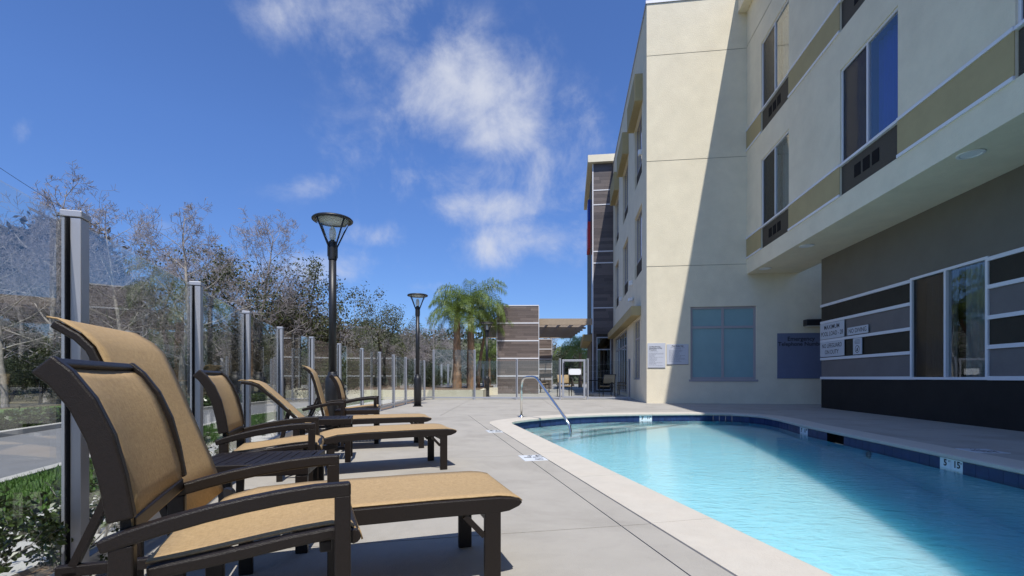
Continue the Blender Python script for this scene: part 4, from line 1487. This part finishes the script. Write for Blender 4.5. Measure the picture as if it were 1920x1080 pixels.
GS = 'tan sling seats lined up along the glass fence'
chair = make_chair()
tag(place(chair, (-.4385, 1.206), 23.6, .51), 'large nearest tan sling club chair with curved bronze arms', 'chair', GS)
c2 = copy_tree(chair); tag(place(c2, (-1.20, 2.80), 20, .51), 'tan sling club chair beyond the first slatted side table', 'chair', GS)
c3 = copy_tree(chair); tag(place(c3, (-1.90, 6.50), 13, .51), 'farthest club chair in front of the lamp post base', 'chair', GS)
ch1 = make_chaise((1.405, 1.048)); tag(place(ch1, (0.0, 1.88), 18, .54), 'tan chaise with steeply raised back behind the nearest club chair', 'chaise', GS)
ch2 = make_chaise((1.665, .87)); tag(place(ch2, (-.554, 4.354), 23, .54), 'tan chaise with half reclined back between the two side tables', 'chaise', GS)
ch3 = make_chaise((1.315, .99), True); tag(place(ch3, (-1.014, 5.666), 18, .54), 'tan chaise with armrests and upright narrow back farthest along the deck', 'chaise', GS)
tb1 = make_table(); tb1.location = (-1.29, 2.42, 0); tb1.rotation_euler.z = R(11)
tag(tb1, 'slatted bronze side table between the first chaise and the second chair', 'side table', 'slatted side tables')
tb2 = copy_tree(tb1); tb2.location = (-1.93, 4.83, 0); tb2.rotation_euler.z = R(16)
tag(tb2, 'slatted side table half hidden between the second and third chaise', 'side table')
tb3 = copy_tree(tb1); tb3.location = (-2.02, 6.16, 0); tb3.rotation_euler.z = R(14)
tag(tb3, 'slatted side table in front of the farthest club chair', 'side table')

# patio set behind the gate
PG = 'patio chairs beyond the pool gate'
for (x, y, ang, lab) in ((2.35, 20.6, 95, 'tan patio chair seen from behind through the gate glass'),
                         (4.05, 20.4, 60, 'dark patio chair back right of the gate in shade'),
                         (5.05, 22.2, -20, 'patio chair by the storefront glazing seen side on'),
                         (2.0, 26.8, 200, 'patio chair beside the second plank clad pillar')):
    c = copy_tree(chair); c.location = (x, y, 0); c.rotation_euler = (0, 0, R(ang)); c.scale = (1.12, 1.12, 1.12)
    tag(c, lab, 'chair', PG)
pt = tag(empty('patio_table', (3.6, 22.3, 0)), 'round dark patio table among the chairs beyond the gate', 'table')
mb = MB(); mb.lathe([(.0, .70), (.58, .70), (.60, .72), (.58, .74), (0, .74)], 28); mb.build('tabletop', M_bronze, pt)
mb = MB(); mb.lathe([(.30, 0), (.28, .03), (.05, .06), (.045, .70)], 16); mb.build('pedestal', M_bronze, pt)

# ------------------------------------------------------------------ lamp posts
def make_lamp():
    r = empty('lamp_post')
    m = MB(); m.box(-.14, .14, -.14, .14, 0, .018); m.build('base_plate', M_black, r, bevel=.006)
    m = MB(); m.lathe([(.108, .018), (.108, .80), (.100, .84), (.082, .875), (.066, .905), (.064, .93), (.056, .94)], 24); m.build('base_sleeve', M_black, r, smooth=True)
    m = MB(); m.lathe([(.058, .93), (.056, 2.80)], 20); m.build('pole', M_black, r, smooth=True)
    m = MB(); m.lathe([(.064, 2.66), (.066, 2.68), (.066, 2.93), (.04, 2.95), (.03, 2.96)], 20); m.build('collar', M_black, r)
    m = MB(); m.lathe([(.002, 3.312), (.20, 3.308), (.285, 3.294), (.302, 3.276), (.300, 3.262), (.288, 3.252), (.262, 3.258), (.25, 3.27), (.002, 3.275)], 36)
    m.build('canopy', M_black, r, smooth=True)
    for k in range(4):
        w = math.pi / 4 + k * math.pi / 2
        c, s = math.cos(w), math.sin(w)
        m = MB(); m.tube([(.072 * c, .072 * s, 2.74), (.075 * c, .075 * s, 2.86), (.278 * c, .278 * s, 3.262)], .012, 8); m.build('arm', M_black, r, smooth=True)
        m = MB(); m.box(-.012, .012, -.012, .012, 2.70, 2.90); o = m.build('arm_bracket', M_black, r); o.location = (.073 * c, .073 * s, 0); o.rotation_euler.z = w
    m = MB(); m.lathe([(.060, 2.945), (.252, 3.262)], 32); m.build('glass_shade', M_lampglass, r, smooth=True)
    m = MB(); m.lathe([(.002, 3.268), (.235, 3.268), (.235, 3.262), (.002, 3.262)], 28); m.build('reflector', M_sign_white, r)
    m = MB(); m.lathe([(.022, 2.95), (.045, 2.99), (.052, 3.06), (.045, 3.13), (.018, 3.17), (.002, 3.175)], 16); m.build('bulb', M_sign_white, r, smooth=True)
    return r


LG = 'black lamp posts along the deck'
lp = make_lamp(); lp.location = (-2.76, 7.22, 0); lp.rotation_euler.z = R(12)
tag(lp, 'tallest looking black lamp post, right behind the lounge seats', 'lamp post', LG)
for x, y, lab in ((-2.785, 13.85, 'middle black lamp post near the corner of the glass fence'), (-1.11, 20.8, 'farthest black lamp post beneath the palm fronds by the pillar')):
    c = copy_tree(lp); c.location = (x, y, 0); tag(c, lab, 'lamp post')

# ------------------------------------------------------------------ pillars and pergola
def pillar(cx0, cx1, y0, y1, h, label):
    t = tag(empty('clad_pillar', ((cx0 + cx1) / 2, (y0 + y1) / 2, 0), R(-1.5)), label, 'pillar', 'plank clad pergola pillars')
    hw, hd = (cx1 - cx0) / 2, (y1 - y0) / 2
    m = MB(); m.box(-hw + .02, hw - .02, -hd + .02, hd - .02, 0, h - .02); m.build('core', M_row_dark, t)
    rows_ = 5; rh = h / rows_
    for i in range(rows_):
        for ax, ps, a0_, a1_, sg_ in (('y', -hd + .02, -hw, hw, -1), ('x', hw - .02, -hd, hd, 1), ('x', -hw + .02, -hd, hd, -1)):
            plank_wall(ax, ps, a0_ + .03, a1_ - .03, i * rh + .02, (i + 1) * rh - .035, .126, M_plank, t, sg_, .5, 1.3)
    for i in range(1, rows_ + 1):
        m = MB(); z = i * rh
        m.box(-hw, hw, -hd - .015, hd + .015, z - .033, z + (.03 if i < rows_ else .02)); m.build('trim_strip', M_strip, t)
    m = MB()
    for sx in (-1, 1):
        x0, x1 = sorted((sx * (hw - .02), sx * (hw + .012))); m.box(x0, x1, -hd - .012, -hd + .02, 0, h - .04)
    m.build('corner_trim', M_strip, t)
    return t


pillar(-.79, 1.44, 24.9, 26.0, 4.68, 'wide brown plank clad pillar with pale strips left of the pergola')
pillar(2.02, 3.0, 35.0, 36.6, 3.72, 'slim plank clad pillar farther back under the pergola')
pg = tag(empty('pergola', (1.6, 28.5, 0)), 'tan timber pergola joining the plank pillar to the hotel', 'pergola')
m = MB(); m.box(-.10, 2.75, -3.0, -2.86, 3.72, 4.06); m.box(-3.4, -2.5, -2.6, -2.48, 3.72, 4.06); m.build('front_beam', M_beam, pg)
m = MB(); m.box(-3.4, 2.75, 5.5, 5.64, 3.72, 4.06); m.build('rear_beam', M_beam, pg)
for i in range(9):
    x = -3.2 + i * .72
    y_s = -2.855 if x > -.2 else -2.47
    if -2.5 < x < -.1: y_s = -2.30
    m = MB(); m.box(x, x + .05, y_s, 5.495, 3.83, 4.0); m.build('rafter', M_beam, pg)
for j in range(7):
    y = -2.2 + j * 1.16
    m = MB(); m.box(-3.4, 2.75, y, y + .06, 4.002, 4.12); m.build('purlin', M_beam, pg)
    if y > -1.9:
        m = MB(); m.box(-3.4, 2.75, y + .2, y + .25, 3.72, 3.828); m.build('batten', M_beam, pg)

# planter
pl = tag(empty('planter', (-4.0, 18.6, 0)), 'low cream planter wall around the palm bed behind the fence corner', 'planter')
m = MB(); m.box(-5.0, 2.86, 0, .16, 0, .36); m.box(2.70, 2.86, .161, 4.6, 0, .36); m.box(2.861, 3.30, 4.45, 4.6, 0, .36); m.build('planter_wall', M_stucco, pl)
m = MB(); m.box(-5.0, 2.70, .161, 14, .0, .31); m.build('soil', M_soil, pl)

# second fence far behind the planter
ff = tag(empty('glass_fence', (-3.5, 27, .3)), 'distant short run of glass fence posts behind the palm bed', 'fence')
for i, x in enumerate((-1.0, -.55, -.17, .33, 1.55, 1.85)):
    m = MB(); m.box(-.05, .05, -.05, .05, 0, 1.32); p = m.build('post', M_alu, ff); p.location = (x, 0, 0)
m = MB(); m.box(-1.0, 1.85, -.006, .006, .1, 1.25); m.build('glass_panel', M_glass, ff)
m = MB(); m.box(-1.0, 1.85, -.03, .03, .03, .09); m.build('rail', M_alu, ff)

# ------------------------------------------------------------------ vegetation
def rand_dir(r):
    while True:
        v = Vector((r.uniform(-1, 1), r.uniform(-1, 1), r.uniform(-1, 1)))
        if .05 < v.length < 1: return v.normalized()


class Tree:
    def __init__(s, seed):
        s.r = random.Random(seed); s.mb = MB(); s.tw = MB(); s.tips = []

    def branch(s, p, d, length, rad, lvl, maxl, up=.15, wig=.25, kids=(3, 5), ratio=.62, twigmin=.004, spread=.9):
        r = s.r
        ns = 5 if lvl == 0 else (4 if lvl < 3 else 3)
        pts = [p.copy()]; rs = [rad]
        q = p.copy(); dd = d.copy()
        for i in range(ns):
            dd = (dd + rand_dir(r) * wig + Vector((0, 0, up))).normalized()
            q = q + dd * (length / ns)
            pts.append(q.copy()); rs.append(max(twigmin, rad * (1 - .62 * (i + 1) / ns)))
        (s.mb if lvl < 2 else s.tw).tube(pts, rs, 7 if lvl == 0 else (5 if lvl == 1 else 3), cap=False)
        if lvl >= maxl:
            s.tips.append((q, dd)); s.tips.append((pts[-2], dd)); return
        k = r.randint(*kids) + (2 if lvl == 0 else 0)
        for j in range(k):
            t = r.uniform(.35 if lvl == 0 else .25, 1.0)
            i = min(ns - 1, int(t * ns)); f = t * ns - i
            b = pts[i].lerp(pts[i + 1], f)
            loc = (pts[i + 1] - pts[i]).normalized()
            side = rand_dir(r); side = (side - loc * side.dot(loc)).normalized()
            nd = (loc * r.uniform(.35, .8) + side * spread * r.uniform(.7, 1.1)).normalized()
            s.branch(b, nd, length * ratio * r.uniform(.7, 1.15), rs[i] * r.uniform(.42, .62), lvl + 1, maxl, up, wig * 1.1, kids, ratio, twigmin, spread)
        s.tips.append((q, dd))

    def leaves(s, n, size, spread, m, flat=0.0):
        r = s.r; L_ = MB()
        for _ in range(n):
            p, d = r.choice(s.tips)
            c = p + rand_dir(r) * spread * (r.random() ** .6)
            a = rand_dir(r); b = a.cross(rand_dir(r)).normalized()
            if flat: a.z *= 1 - flat; b.z *= 1 - flat; a.normalize(); b.normalize()
            l = size * r.uniform(.6, 1.35); w = l * r.uniform(.35, .6)
            L_.add([c - a * l * .5, c + b * w * .5, c + a * l * .5, c - b * w * .5], [(0, 1, 2, 3)])
        return L_


def make_tree(name, seed, h, trunk_r, mk_leaf, bark, twig, maxl=3, **kw):
    t = Tree(seed)
    lv = kw.pop('leaf', None)
    lean = Vector((t.r.uniform(-.12, .12), t.r.uniform(-.12, .12), 1)).normalized()
    t.branch(Vector((0, 0, -.1)), lean, h * .62, trunk_r, 0, maxl, **kw)
    root = empty(name)
    t.mb.build('trunk', bark, root, smooth=True)
    t.tw.build('branches', twig, root, smooth=True)['kind'] = 'stuff'
    if lv:
        n, size, spread, m = lv
        o = link('crown', t.leaves(n, size, spread, m).mesh('crown', m), root)
    return root


def put(src, first, x, y, s, rz, label, group=None, z=0, sz=1.0):
    o = src if first else copy_tree(src)
    o.location = (x, y, z); o.rotation_euler.z = rz; o.scale = (s, s, s * sz)
    tag(o, label, 'tree', group)
    return o


def X(px, d): return (px - 960) / 880 * d       # metres sideways for a bearing and a distance


# leafless pale trees by the road
def make_bare(seed, h):
    t = Tree(seed); r = t.r
    pts = []; n = 12; p = Vector((0, 0, -.1)); d = Vector((r.uniform(-.1, .1), r.uniform(-.1, .1), 1)).normalized()
    pts.append(p.copy()); rs = [.105]
    for i in range(n):
        d = (d + rand_dir(r) * .13 + Vector((0, 0, .09))).normalized(); p = p + d * (h * .93 / n)
        pts.append(p.copy()); rs.append(.105 * (1 - .93 * ((i + 1) / n) ** .9))
    t.mb.tube(pts, rs, 8, cap=False)
    for k in range(21):
        f = .22 + .76 * (k + r.random() * .8) / 21
        i = min(n - 1, int(f * n)); b = pts[i].lerp(pts[i + 1], f * n - i)
        w = k * 2.399 + r.uniform(-.5, .5); el = r.uniform(.25, .75) if f < .6 else r.uniform(.6, 1.2)
        dd = Vector((math.cos(w), math.sin(w), el)).normalized()
        L_ = h * (.30 * (1 - f) + .10) * r.uniform(.75, 1.2)
        t.branch(b, dd, L_, max(.012, rs[i] * .42), 1, 4, up=.06, wig=.19, kids=(4, 6), ratio=.58, twigmin=.0046, spread=.9)
    root = empty('bare_tree')
    t.mb.build('trunk', M_bark_pale, root, smooth=True)
    t.tw.build('branches', M_bark_twig, root, smooth=True)['kind'] = 'stuff'
    return root


bare = [make_bare(sd, 6.5) for sd in (3, 8, 21)]
BG = 'leafless pale trees beyond the road'
spots = [(0, 240, 13.5, 6.0, 'leafless pale tree with forked crown rising just right of the nearest fence post'),
         (1, 345, 15.5, 7.0, 'leafless pale tree behind the second fence post'),
         (2, 470, 19, 7.6, 'tall thin leafless tree above the third fence post'),
         (1, 90, 17, 8.6, 'big leafless pale tree at the left edge of the view'),
         (2, 10, 14, 6.0, 'leafless tree cut off by the left edge of the view'),
         (0, 420, 23, 7.2, 'thin leafless tree in the second row between second and third post'),
         (2, 160, 24, 8.5, 'leafless tree behind the nearest fence post'),
         (0, 560, 26, 6.4, 'leafless tree left of the tallest lamp post'),
         (1, 815, 40, 6.0, 'grey leafless tree between middle lamp post and palms'),
         (2, 845, 46, 6.4, 'grey leafless tree just behind the palm trunks'),
         (0, 780, 44, 5.6, 'grey leafless tree behind the middle lamp post'),
         (0, 665, 36, 5.2, 'small leafless tree right of the tallest lamp post'),
         (0, 55, 21, 7.6, 'grey leafless tree just left of the big pale tree at left'), (2, 125, 19, 6.8, 'leafless tree showing directly left of the nearest fence post'),
         (1, 200, 20, 6.9, 'slim leafless tree between the nearest post and the forked pale tree'), (2, 290, 21, 7.0, 'grey leafless tree midway between nearest and second fence posts'),
         (0, 375, 20, 6.6, 'grey leafless tree just right of the second fence post'), (1, 505, 24, 6.6, 'grey leafless tree above the fourth fence post'),
         (2, 620, 33, 6.0, 'leafless tree right behind the pole of the tallest lamp post'), (0, 705, 42, 6.2, 'grey leafless tree inside the rounded leafy tree'),
         (2, 755, 34, 4.6, 'low leafless tree left of the middle lamp post'), (1, 640, 28, 4.2, 'low pale leafless tree right of the tallest lamp post base'),
         (1, 1035, 52, 6.5, 'grey leafless tree seen under the pergola')]
used = set()
for k, px, d, h, lab in spots:
    put(bare[k], k not in used, X(px, d), d, h / 6.5, rnd.uniform(0, 6.28), lab, BG); used.add(k)
# sparse leafy trees
leafy = [make_tree('leafy_tree', sd, 6.5, .12, None, M_bark_dark, M_bark_twig, 3, up=.08, wig=.3, kids=(3, 5), ratio=.62, twigmin=.006,
                   leaf=(5200, .11, .40, M_leaf_mid)) for sd in (5, 17)]
dense = [make_tree('evergreen_tree', sd, 5.0, .16, None, M_bark_dark, M_bark_dark, 3, up=.05, wig=.3, kids=(4, 6), ratio=.66, twigmin=.008, spread=1.1,
                   leaf=(9000, .17, .62, m_)) for sd, m_ in ((31, M_leaf_dark), (44, M_leaf_mid), (52, M_leaf_brown))]
euc = make_tree('eucalyptus_tree', 61, 8.0, .26, None, M_bark_dark, M_bark_dark, 3, up=.12, wig=.22, kids=(4, 5), ratio=.50, twigmin=.01,
                leaf=(13000, .34, .95, M_leaf_euc))
LGp = 'sparse leafy trees beyond the road'
spots = [(0, 535, 20, 6.6, 'sparse leafy tree left of the tallest lamp post'), (1, 590, 22, 5.9, 'airy leafy tree touching the tallest lamp post'),
         (0, 735, 36, 6.9, 'rounded sparse leafy tree between the two nearer lamp posts'), (1, 690, 40, 5.6, 'lower leafy tree left of the rounded one'),
         (1, 775, 48, 6.6, 'leafy tree behind the head of the middle lamp post')]
used = set()
for k, px, d, h, lab in spots:
    put(leafy[k], k not in used, X(px, d), d, h / 6.0, rnd.uniform(0, 6.28), lab, LGp); used.add(k)
put(euc, True, X(-5, 34), 34, 13.6 / 8.2, .4, 'tall dark eucalyptus at the far left edge', 'dark eucalyptus trees')
put(euc, False, X(185, 38), 38, 12.0 / 8.2, 2.0, 'dark rounded eucalyptus just right of the nearest fence post', 'dark eucalyptus trees')
put(euc, False, X(110, 44), 44, 12.2 / 8.2, 3.3, 'dark eucalyptus behind the nearest fence post', 'dark eucalyptus trees')
DG = 'dense evergreen trees in the wooded bank beyond the road'
used = set()
i = 0
bank = []
for px in range(-60, 640, 42): bank.append((px, rnd.uniform(22, 30), rnd.uniform(3.6, 5.4), 'tall rear evergreen'))
for px in range(-40, 700, 58): bank.append((px, rnd.uniform(15.5, 19), rnd.uniform(1.6, 2.6), 'low front evergreen'))
for px in range(610, 900, 36): bank.append((px, rnd.uniform(44, 58), rnd.uniform(4.2, 5.6), 'far skyline evergreen'))
for px in range(640, 830, 45): bank.append((px, rnd.uniform(24, 32), rnd.uniform(1.8, 2.6), 'low round evergreen bush'))
ZN = [(-10, 'past the left edge of the view'), (60, 'close to the left edge of the view'), (125, 'just left of the nearest fence post'), (180, 'just right of the nearest fence post'),
      (235, 'a little right of the nearest fence post'), (290, 'midway between the nearest and second fence posts'), (340, 'just left of the second fence post'),
      (390, 'just right of the second fence post'), (440, 'just left of the third fence post'), (490, 'just right of the third fence post'), (550, 'beyond the fourth fence post'),
      (600, 'beyond the fifth fence post'), (640, 'behind the tallest lamp post'), (690, 'just right of the tallest lamp post'), (730, 'midway between the two nearer lamp posts'),
      (775, 'just left of the middle lamp post'), (810, 'just right of the middle lamp post'), (850, 'left of the palm trunks'), (2000, 'behind the palm trunks')]
for (px, d, h, kind_) in bank:
    k = rnd.choice([0, 1, 2, 0])
    zone = next(z_ for lim, z_ in ZN if px <= lim)
    put(dense[k], k not in used, X(px, d), d, h / 5.2, rnd.uniform(0, 6.28), kind_ + ', ' + zone, DG, z=-.1)
    used.add(k)
# trees seen under the pergola
put(dense[0], False, X(1075, 46), 46, .95, 1.0, 'dark evergreen framed by the pergola opening', z=-.1)
put(dense[1], False, X(1048, 40), 40, .55, 2.0, 'low green bush tree left in the pergola opening', z=-.1)
put(dense[1], False, X(915, 44), 44, .75, 2.6, 'green tree behind the farthest lamp post', z=-.1)
put(dense[2], False, X(955, 60), 60, 1.0, .6, 'olive tree hidden behind the wide plank pillar', z=-.1)
put(dense[0], False, X(880, 52), 52, .9, .2, 'dark evergreen low behind the palm trunks', z=-.1)

# far woodland on the hill
fw = MB(); r3 = random.Random(77)
for _ in range(26000):
    x = r3.uniform(-260, 60); y = r3.uniform(70, 170)
    t = (y - 75) / 220
    hgt = 16 * math.sin(max(0, min(1, t * 1.6)) * math.pi / 2) * (0.55 + .45 * math.sin(x * .021 + 2.2) + .18 * math.sin(x * .09 + 1))
    lift = 1.25 if x < -20 else (0.55 if x > 30 else 1.25 - .7 * (x + 20) / 50)
    z0 = -.3 + max(0, hgt) * lift * min(1, max(0, t) * 4)
    cl = math.sin(x * .35 + math.sin(y * .22) * 2) * math.sin(y * .31 + x * .05)
    c = Vector((x, y, z0 + r3.uniform(0, 1) ** .7 * (2.4 + 2.2 * max(0, cl))))
    a = rand_dir(r3); b = a.cross(rand_dir(r3)).normalized(); l = r3.uniform(.5, 1.2)
    fw.add([c - a * l * .5, c + b * l * .35, c + a * l * .5, c - b * l * .35], [(0, 1, 2, 3)])
o = link('woodland', fw.mesh('woodland', M_leaf_dark)); tag(o, kind='stuff')

# low hedge on the far kerb
hd = MB(); r4 = random.Random(9)
for _ in range(26000):
    y = r4.uniform(.5, 26); x = line_x(y) - r4.uniform(4.62, 5.25)
    z = r4.uniform(0, .30) * (1 - .25 * abs(math.sin(y * 1.1)))
    c = Vector((x, y, z)); a = rand_dir(r4); b = a.cross(rand_dir(r4)).normalized(); l = r4.uniform(.03, .06)
    hd.add([c - a * l, c + b * l * .5, c + a * l, c - b * l * .5], [(0, 1, 2, 3)])
o = link('hedge', hd.mesh('hedge', M_leaf_shrub)); tag(o, 'low clipped dark hedge along the far kerb of the road', 'hedge')

# shrubs in the strip just outside the fence
def make_shrub(seed, h, n):
    t = Tree(seed)
    for k in range(5):
        d = Vector((t.r.uniform(-.7, .7), t.r.uniform(-.7, .7), 1)).normalized()
        t.branch(Vector((t.r.uniform(-.05, .05), t.r.uniform(-.05, .05), -.05)), d, h * .55, .010, 1, 3, up=.12, wig=.3, kids=(2, 3), ratio=.62, twigmin=.0018, spread=.9)
    root = empty('shrub')
    t.mb.build('stems', M_bark_pale, root, smooth=True)
    t.tw.build('twigs', M_bark_pale, root, smooth=True)['kind'] = 'stuff'
    L_ = MB(); r = t.r
    for _ in range(n):
        p, d = r.choice(t.tips)
        c = p + rand_dir(r) * .055 * r.random()
        a = (rand_dir(r) + Vector((0, 0, .35))).normalized(); b = a.cross(rand_dir(r)).normalized(); nn = a.cross(b)
        l = r.uniform(.022, .040); w = l * .30
        tip = c + a * l; m1 = c + a * l * .5
        L_.add([c, m1 + b * w + nn * w * .4, tip, m1 - b * w + nn * w * .4, m1], [(0, 1, 4), (1, 2, 4), (2, 3, 4), (3, 0, 4)])
    link('foliage', L_.mesh('foliage', M_leaf_shrub), root)
    return root


sh = [make_shrub(2, .62, 1100), make_shrub(6, .48, 900)]
SG = 'glossy leaved shrubs in the strip outside the fence'
sspots = [(0, -1.80, 1.62, 'glossy shrub cut off by the left edge outside the nearest glass panel', .95), (1, -2.02, 2.18, 'glossy leaved shrub left of the nearest fence post', 1.15),
          (1, -1.84, 1.98, 'small low shrub at the foot of the nearest glass panel', .6), (0, -2.27, 2.62, 'glossy shrub right behind the nearest fence post', .95),
          (1, -2.42, 3.35, 'shrub outside the fence near the first side table', .95), (0, -2.75, 4.2, 'shrub outside the fence beyond the second chair', .8),
          (1, -3.1, 5.3, 'shrub outside the fence left of the third post', .9), (0, -3.3, 6.6, 'shrub outside the fence behind the half reclined chaise', .8),
          (1, -3.6, 8.4, 'shrub outside the fence behind the tallest lamp post', .9)]
used = set()
for k, x, y, lab, s in sspots:
    o = sh[k] if k not in used else copy_tree(sh[k]); used.add(k)
    o.location = (x, y, -.03); o.rotation_euler.z = rnd.uniform(0, 6.28); o.scale = (s, s, s)
    tag(o, lab, 'shrub', SG)

# queen palms
def frond_mesh(seed, length, e0, e1):
    """rachis leaves at elevation e0 and bends down to e1 (degrees)."""
    r = random.Random(seed); m = MB()
    pts = [Vector((0, 0, 0))]
    n = 16
    for i in range(n):
        e = R(e0 + (e1 - e0) * ((i + .5) / n) ** 1.25)
        pts.append(pts[-1] + Vector((math.cos(e), 0, math.sin(e))) * (length / n))
    m.tube(pts, [.024 * (1 - .85 * i / n) for i in range(n + 1)], 4, cap=False)
    N_ = 74
    for q in range(N_):
        t = .16 + .83 * q / N_
        i = min(n - 1, int(t * n)); f = t * n - i
        p = pts[i].lerp(pts[i + 1], f); tan = (pts[i + 1] - pts[i]).normalized()
        for s in (-1, 1):
            l = length * .25 * math.sin(math.pi * min(1, .20 + t * .74)) * r.uniform(.75, 1.2) + .07
            side = Vector((0, s, 0))
            d0 = (side * r.uniform(.5, 1.0) + tan * r.uniform(.3, .8) + Vector((0, 0, r.uniform(-.3, .45)))).normalized()
            d1 = (d0 * .40 + Vector((0, 0, -1)) * r.uniform(.7, 1.3)).normalized()
            w = tan * .0115
            a = p + d0 * l * .5; b = a + d1 * l * .65
            m.add([p - w * .5, p + w * .5, a + w, a - w, b], [(0, 1, 2, 3), (3, 2, 4)])
    return m.mesh('frond', M_palm_leaf)


FR = [frond_mesh(1, 3.2, 86, -48), frond_mesh(2, 3.2, 72, -70), frond_mesh(3, 3.1, 46, -84), frond_mesh(4, 2.7, 10, -88)]


def make_palm(seed, h, rad, nf, label, x, y, z=.3, lean=(0, 0), fs=1.0):
    r = random.Random(seed)
    root = tag(empty('palm_tree', (x, y, z)), label, 'palm', 'palms in the raised planter')
    m = MB(); pts = []; rs = []
    n = 16
    for i in range(n + 1):
        t = i / n
        pts.append(Vector((lean[0] * t * t + r.uniform(-.01, .01), lean[1] * t * t, h * t)))
        rs.append(rad * (1.35 - .5 * t) * (1 + .10 * (i % 2)) * r.uniform(.94, 1.06))
    m.tube(pts, rs, 10, cap=False)
    for _ in range(70):     # old leaf bases peeling off the trunk
        t = r.uniform(.05, .97); i = min(n - 1, int(t * n)); c = pts[i].lerp(pts[i + 1], t * n - i); w = r.uniform(0, 6.28)
        o = Vector((math.cos(w), math.sin(w), 0)); s = Vector((-o.y, o.x, 0)); rr = rs[i]
        b = c + o * rr * .92; l = r.uniform(.16, .34)
        m.add([b - s * .035, b + s * .035, b + o * .05 + Vector((0, 0, l))], [(0, 1, 2)])
    m.build('trunk', M_palm_bark, root, smooth=False)
    top = pts[-1]
    for k in range(nf):
        o = link('frond', FR[k * 4 // nf], root)
        o.location = top
        o.rotation_euler = (r.uniform(-.2, .2), r.uniform(-.14, .14), k * 2.399 + r.uniform(-.3, .3))
        s = r.uniform(.72, 1.0) * fs; o.scale = (s, s, s)
    return root


make_palm(1, 3.55, .17, 24, 'queen palm with thick shaggy trunk, left of the pair', X(857, 23.4), 23.4, fs=.78)
make_palm(2, 3.9, .16, 26, 'queen palm with thick shaggy trunk, right of the pair', X(883, 23.8), 23.8, fs=.9)
make_palm(3, 3.4, .075, 22, 'slender palm leaning towards the farthest lamp post', X(897, 25.2), 25.2, lean=(.5, 0), fs=.72)
make_palm(4, 2.2, .06, 14, 'small young palm right of the farthest lamp post', X(918, 33), 33, 0, fs=.8)
make_palm(5, 3.0, .12, 24, 'bright green palm seen through the pergola', X(1088, 40), 40, 0)

# overhead cable at the far left
cb = MB(); pts = []
for i in range(25):
    t = i / 24
    a = Vector((-15.5, 13.5, 7.4)); b = Vector((-11.8, 17.0, 5.0)); p = a.lerp(b, t) - Vector((0, 0, .35 * math.sin(math.pi * t)))
    pts.append(p)
cb.tube(pts, .007, 5)
tag(cb.build('utility_cable', M_black), 'thin dark overhead cable sloping down across the bare trees at left', 'cable')
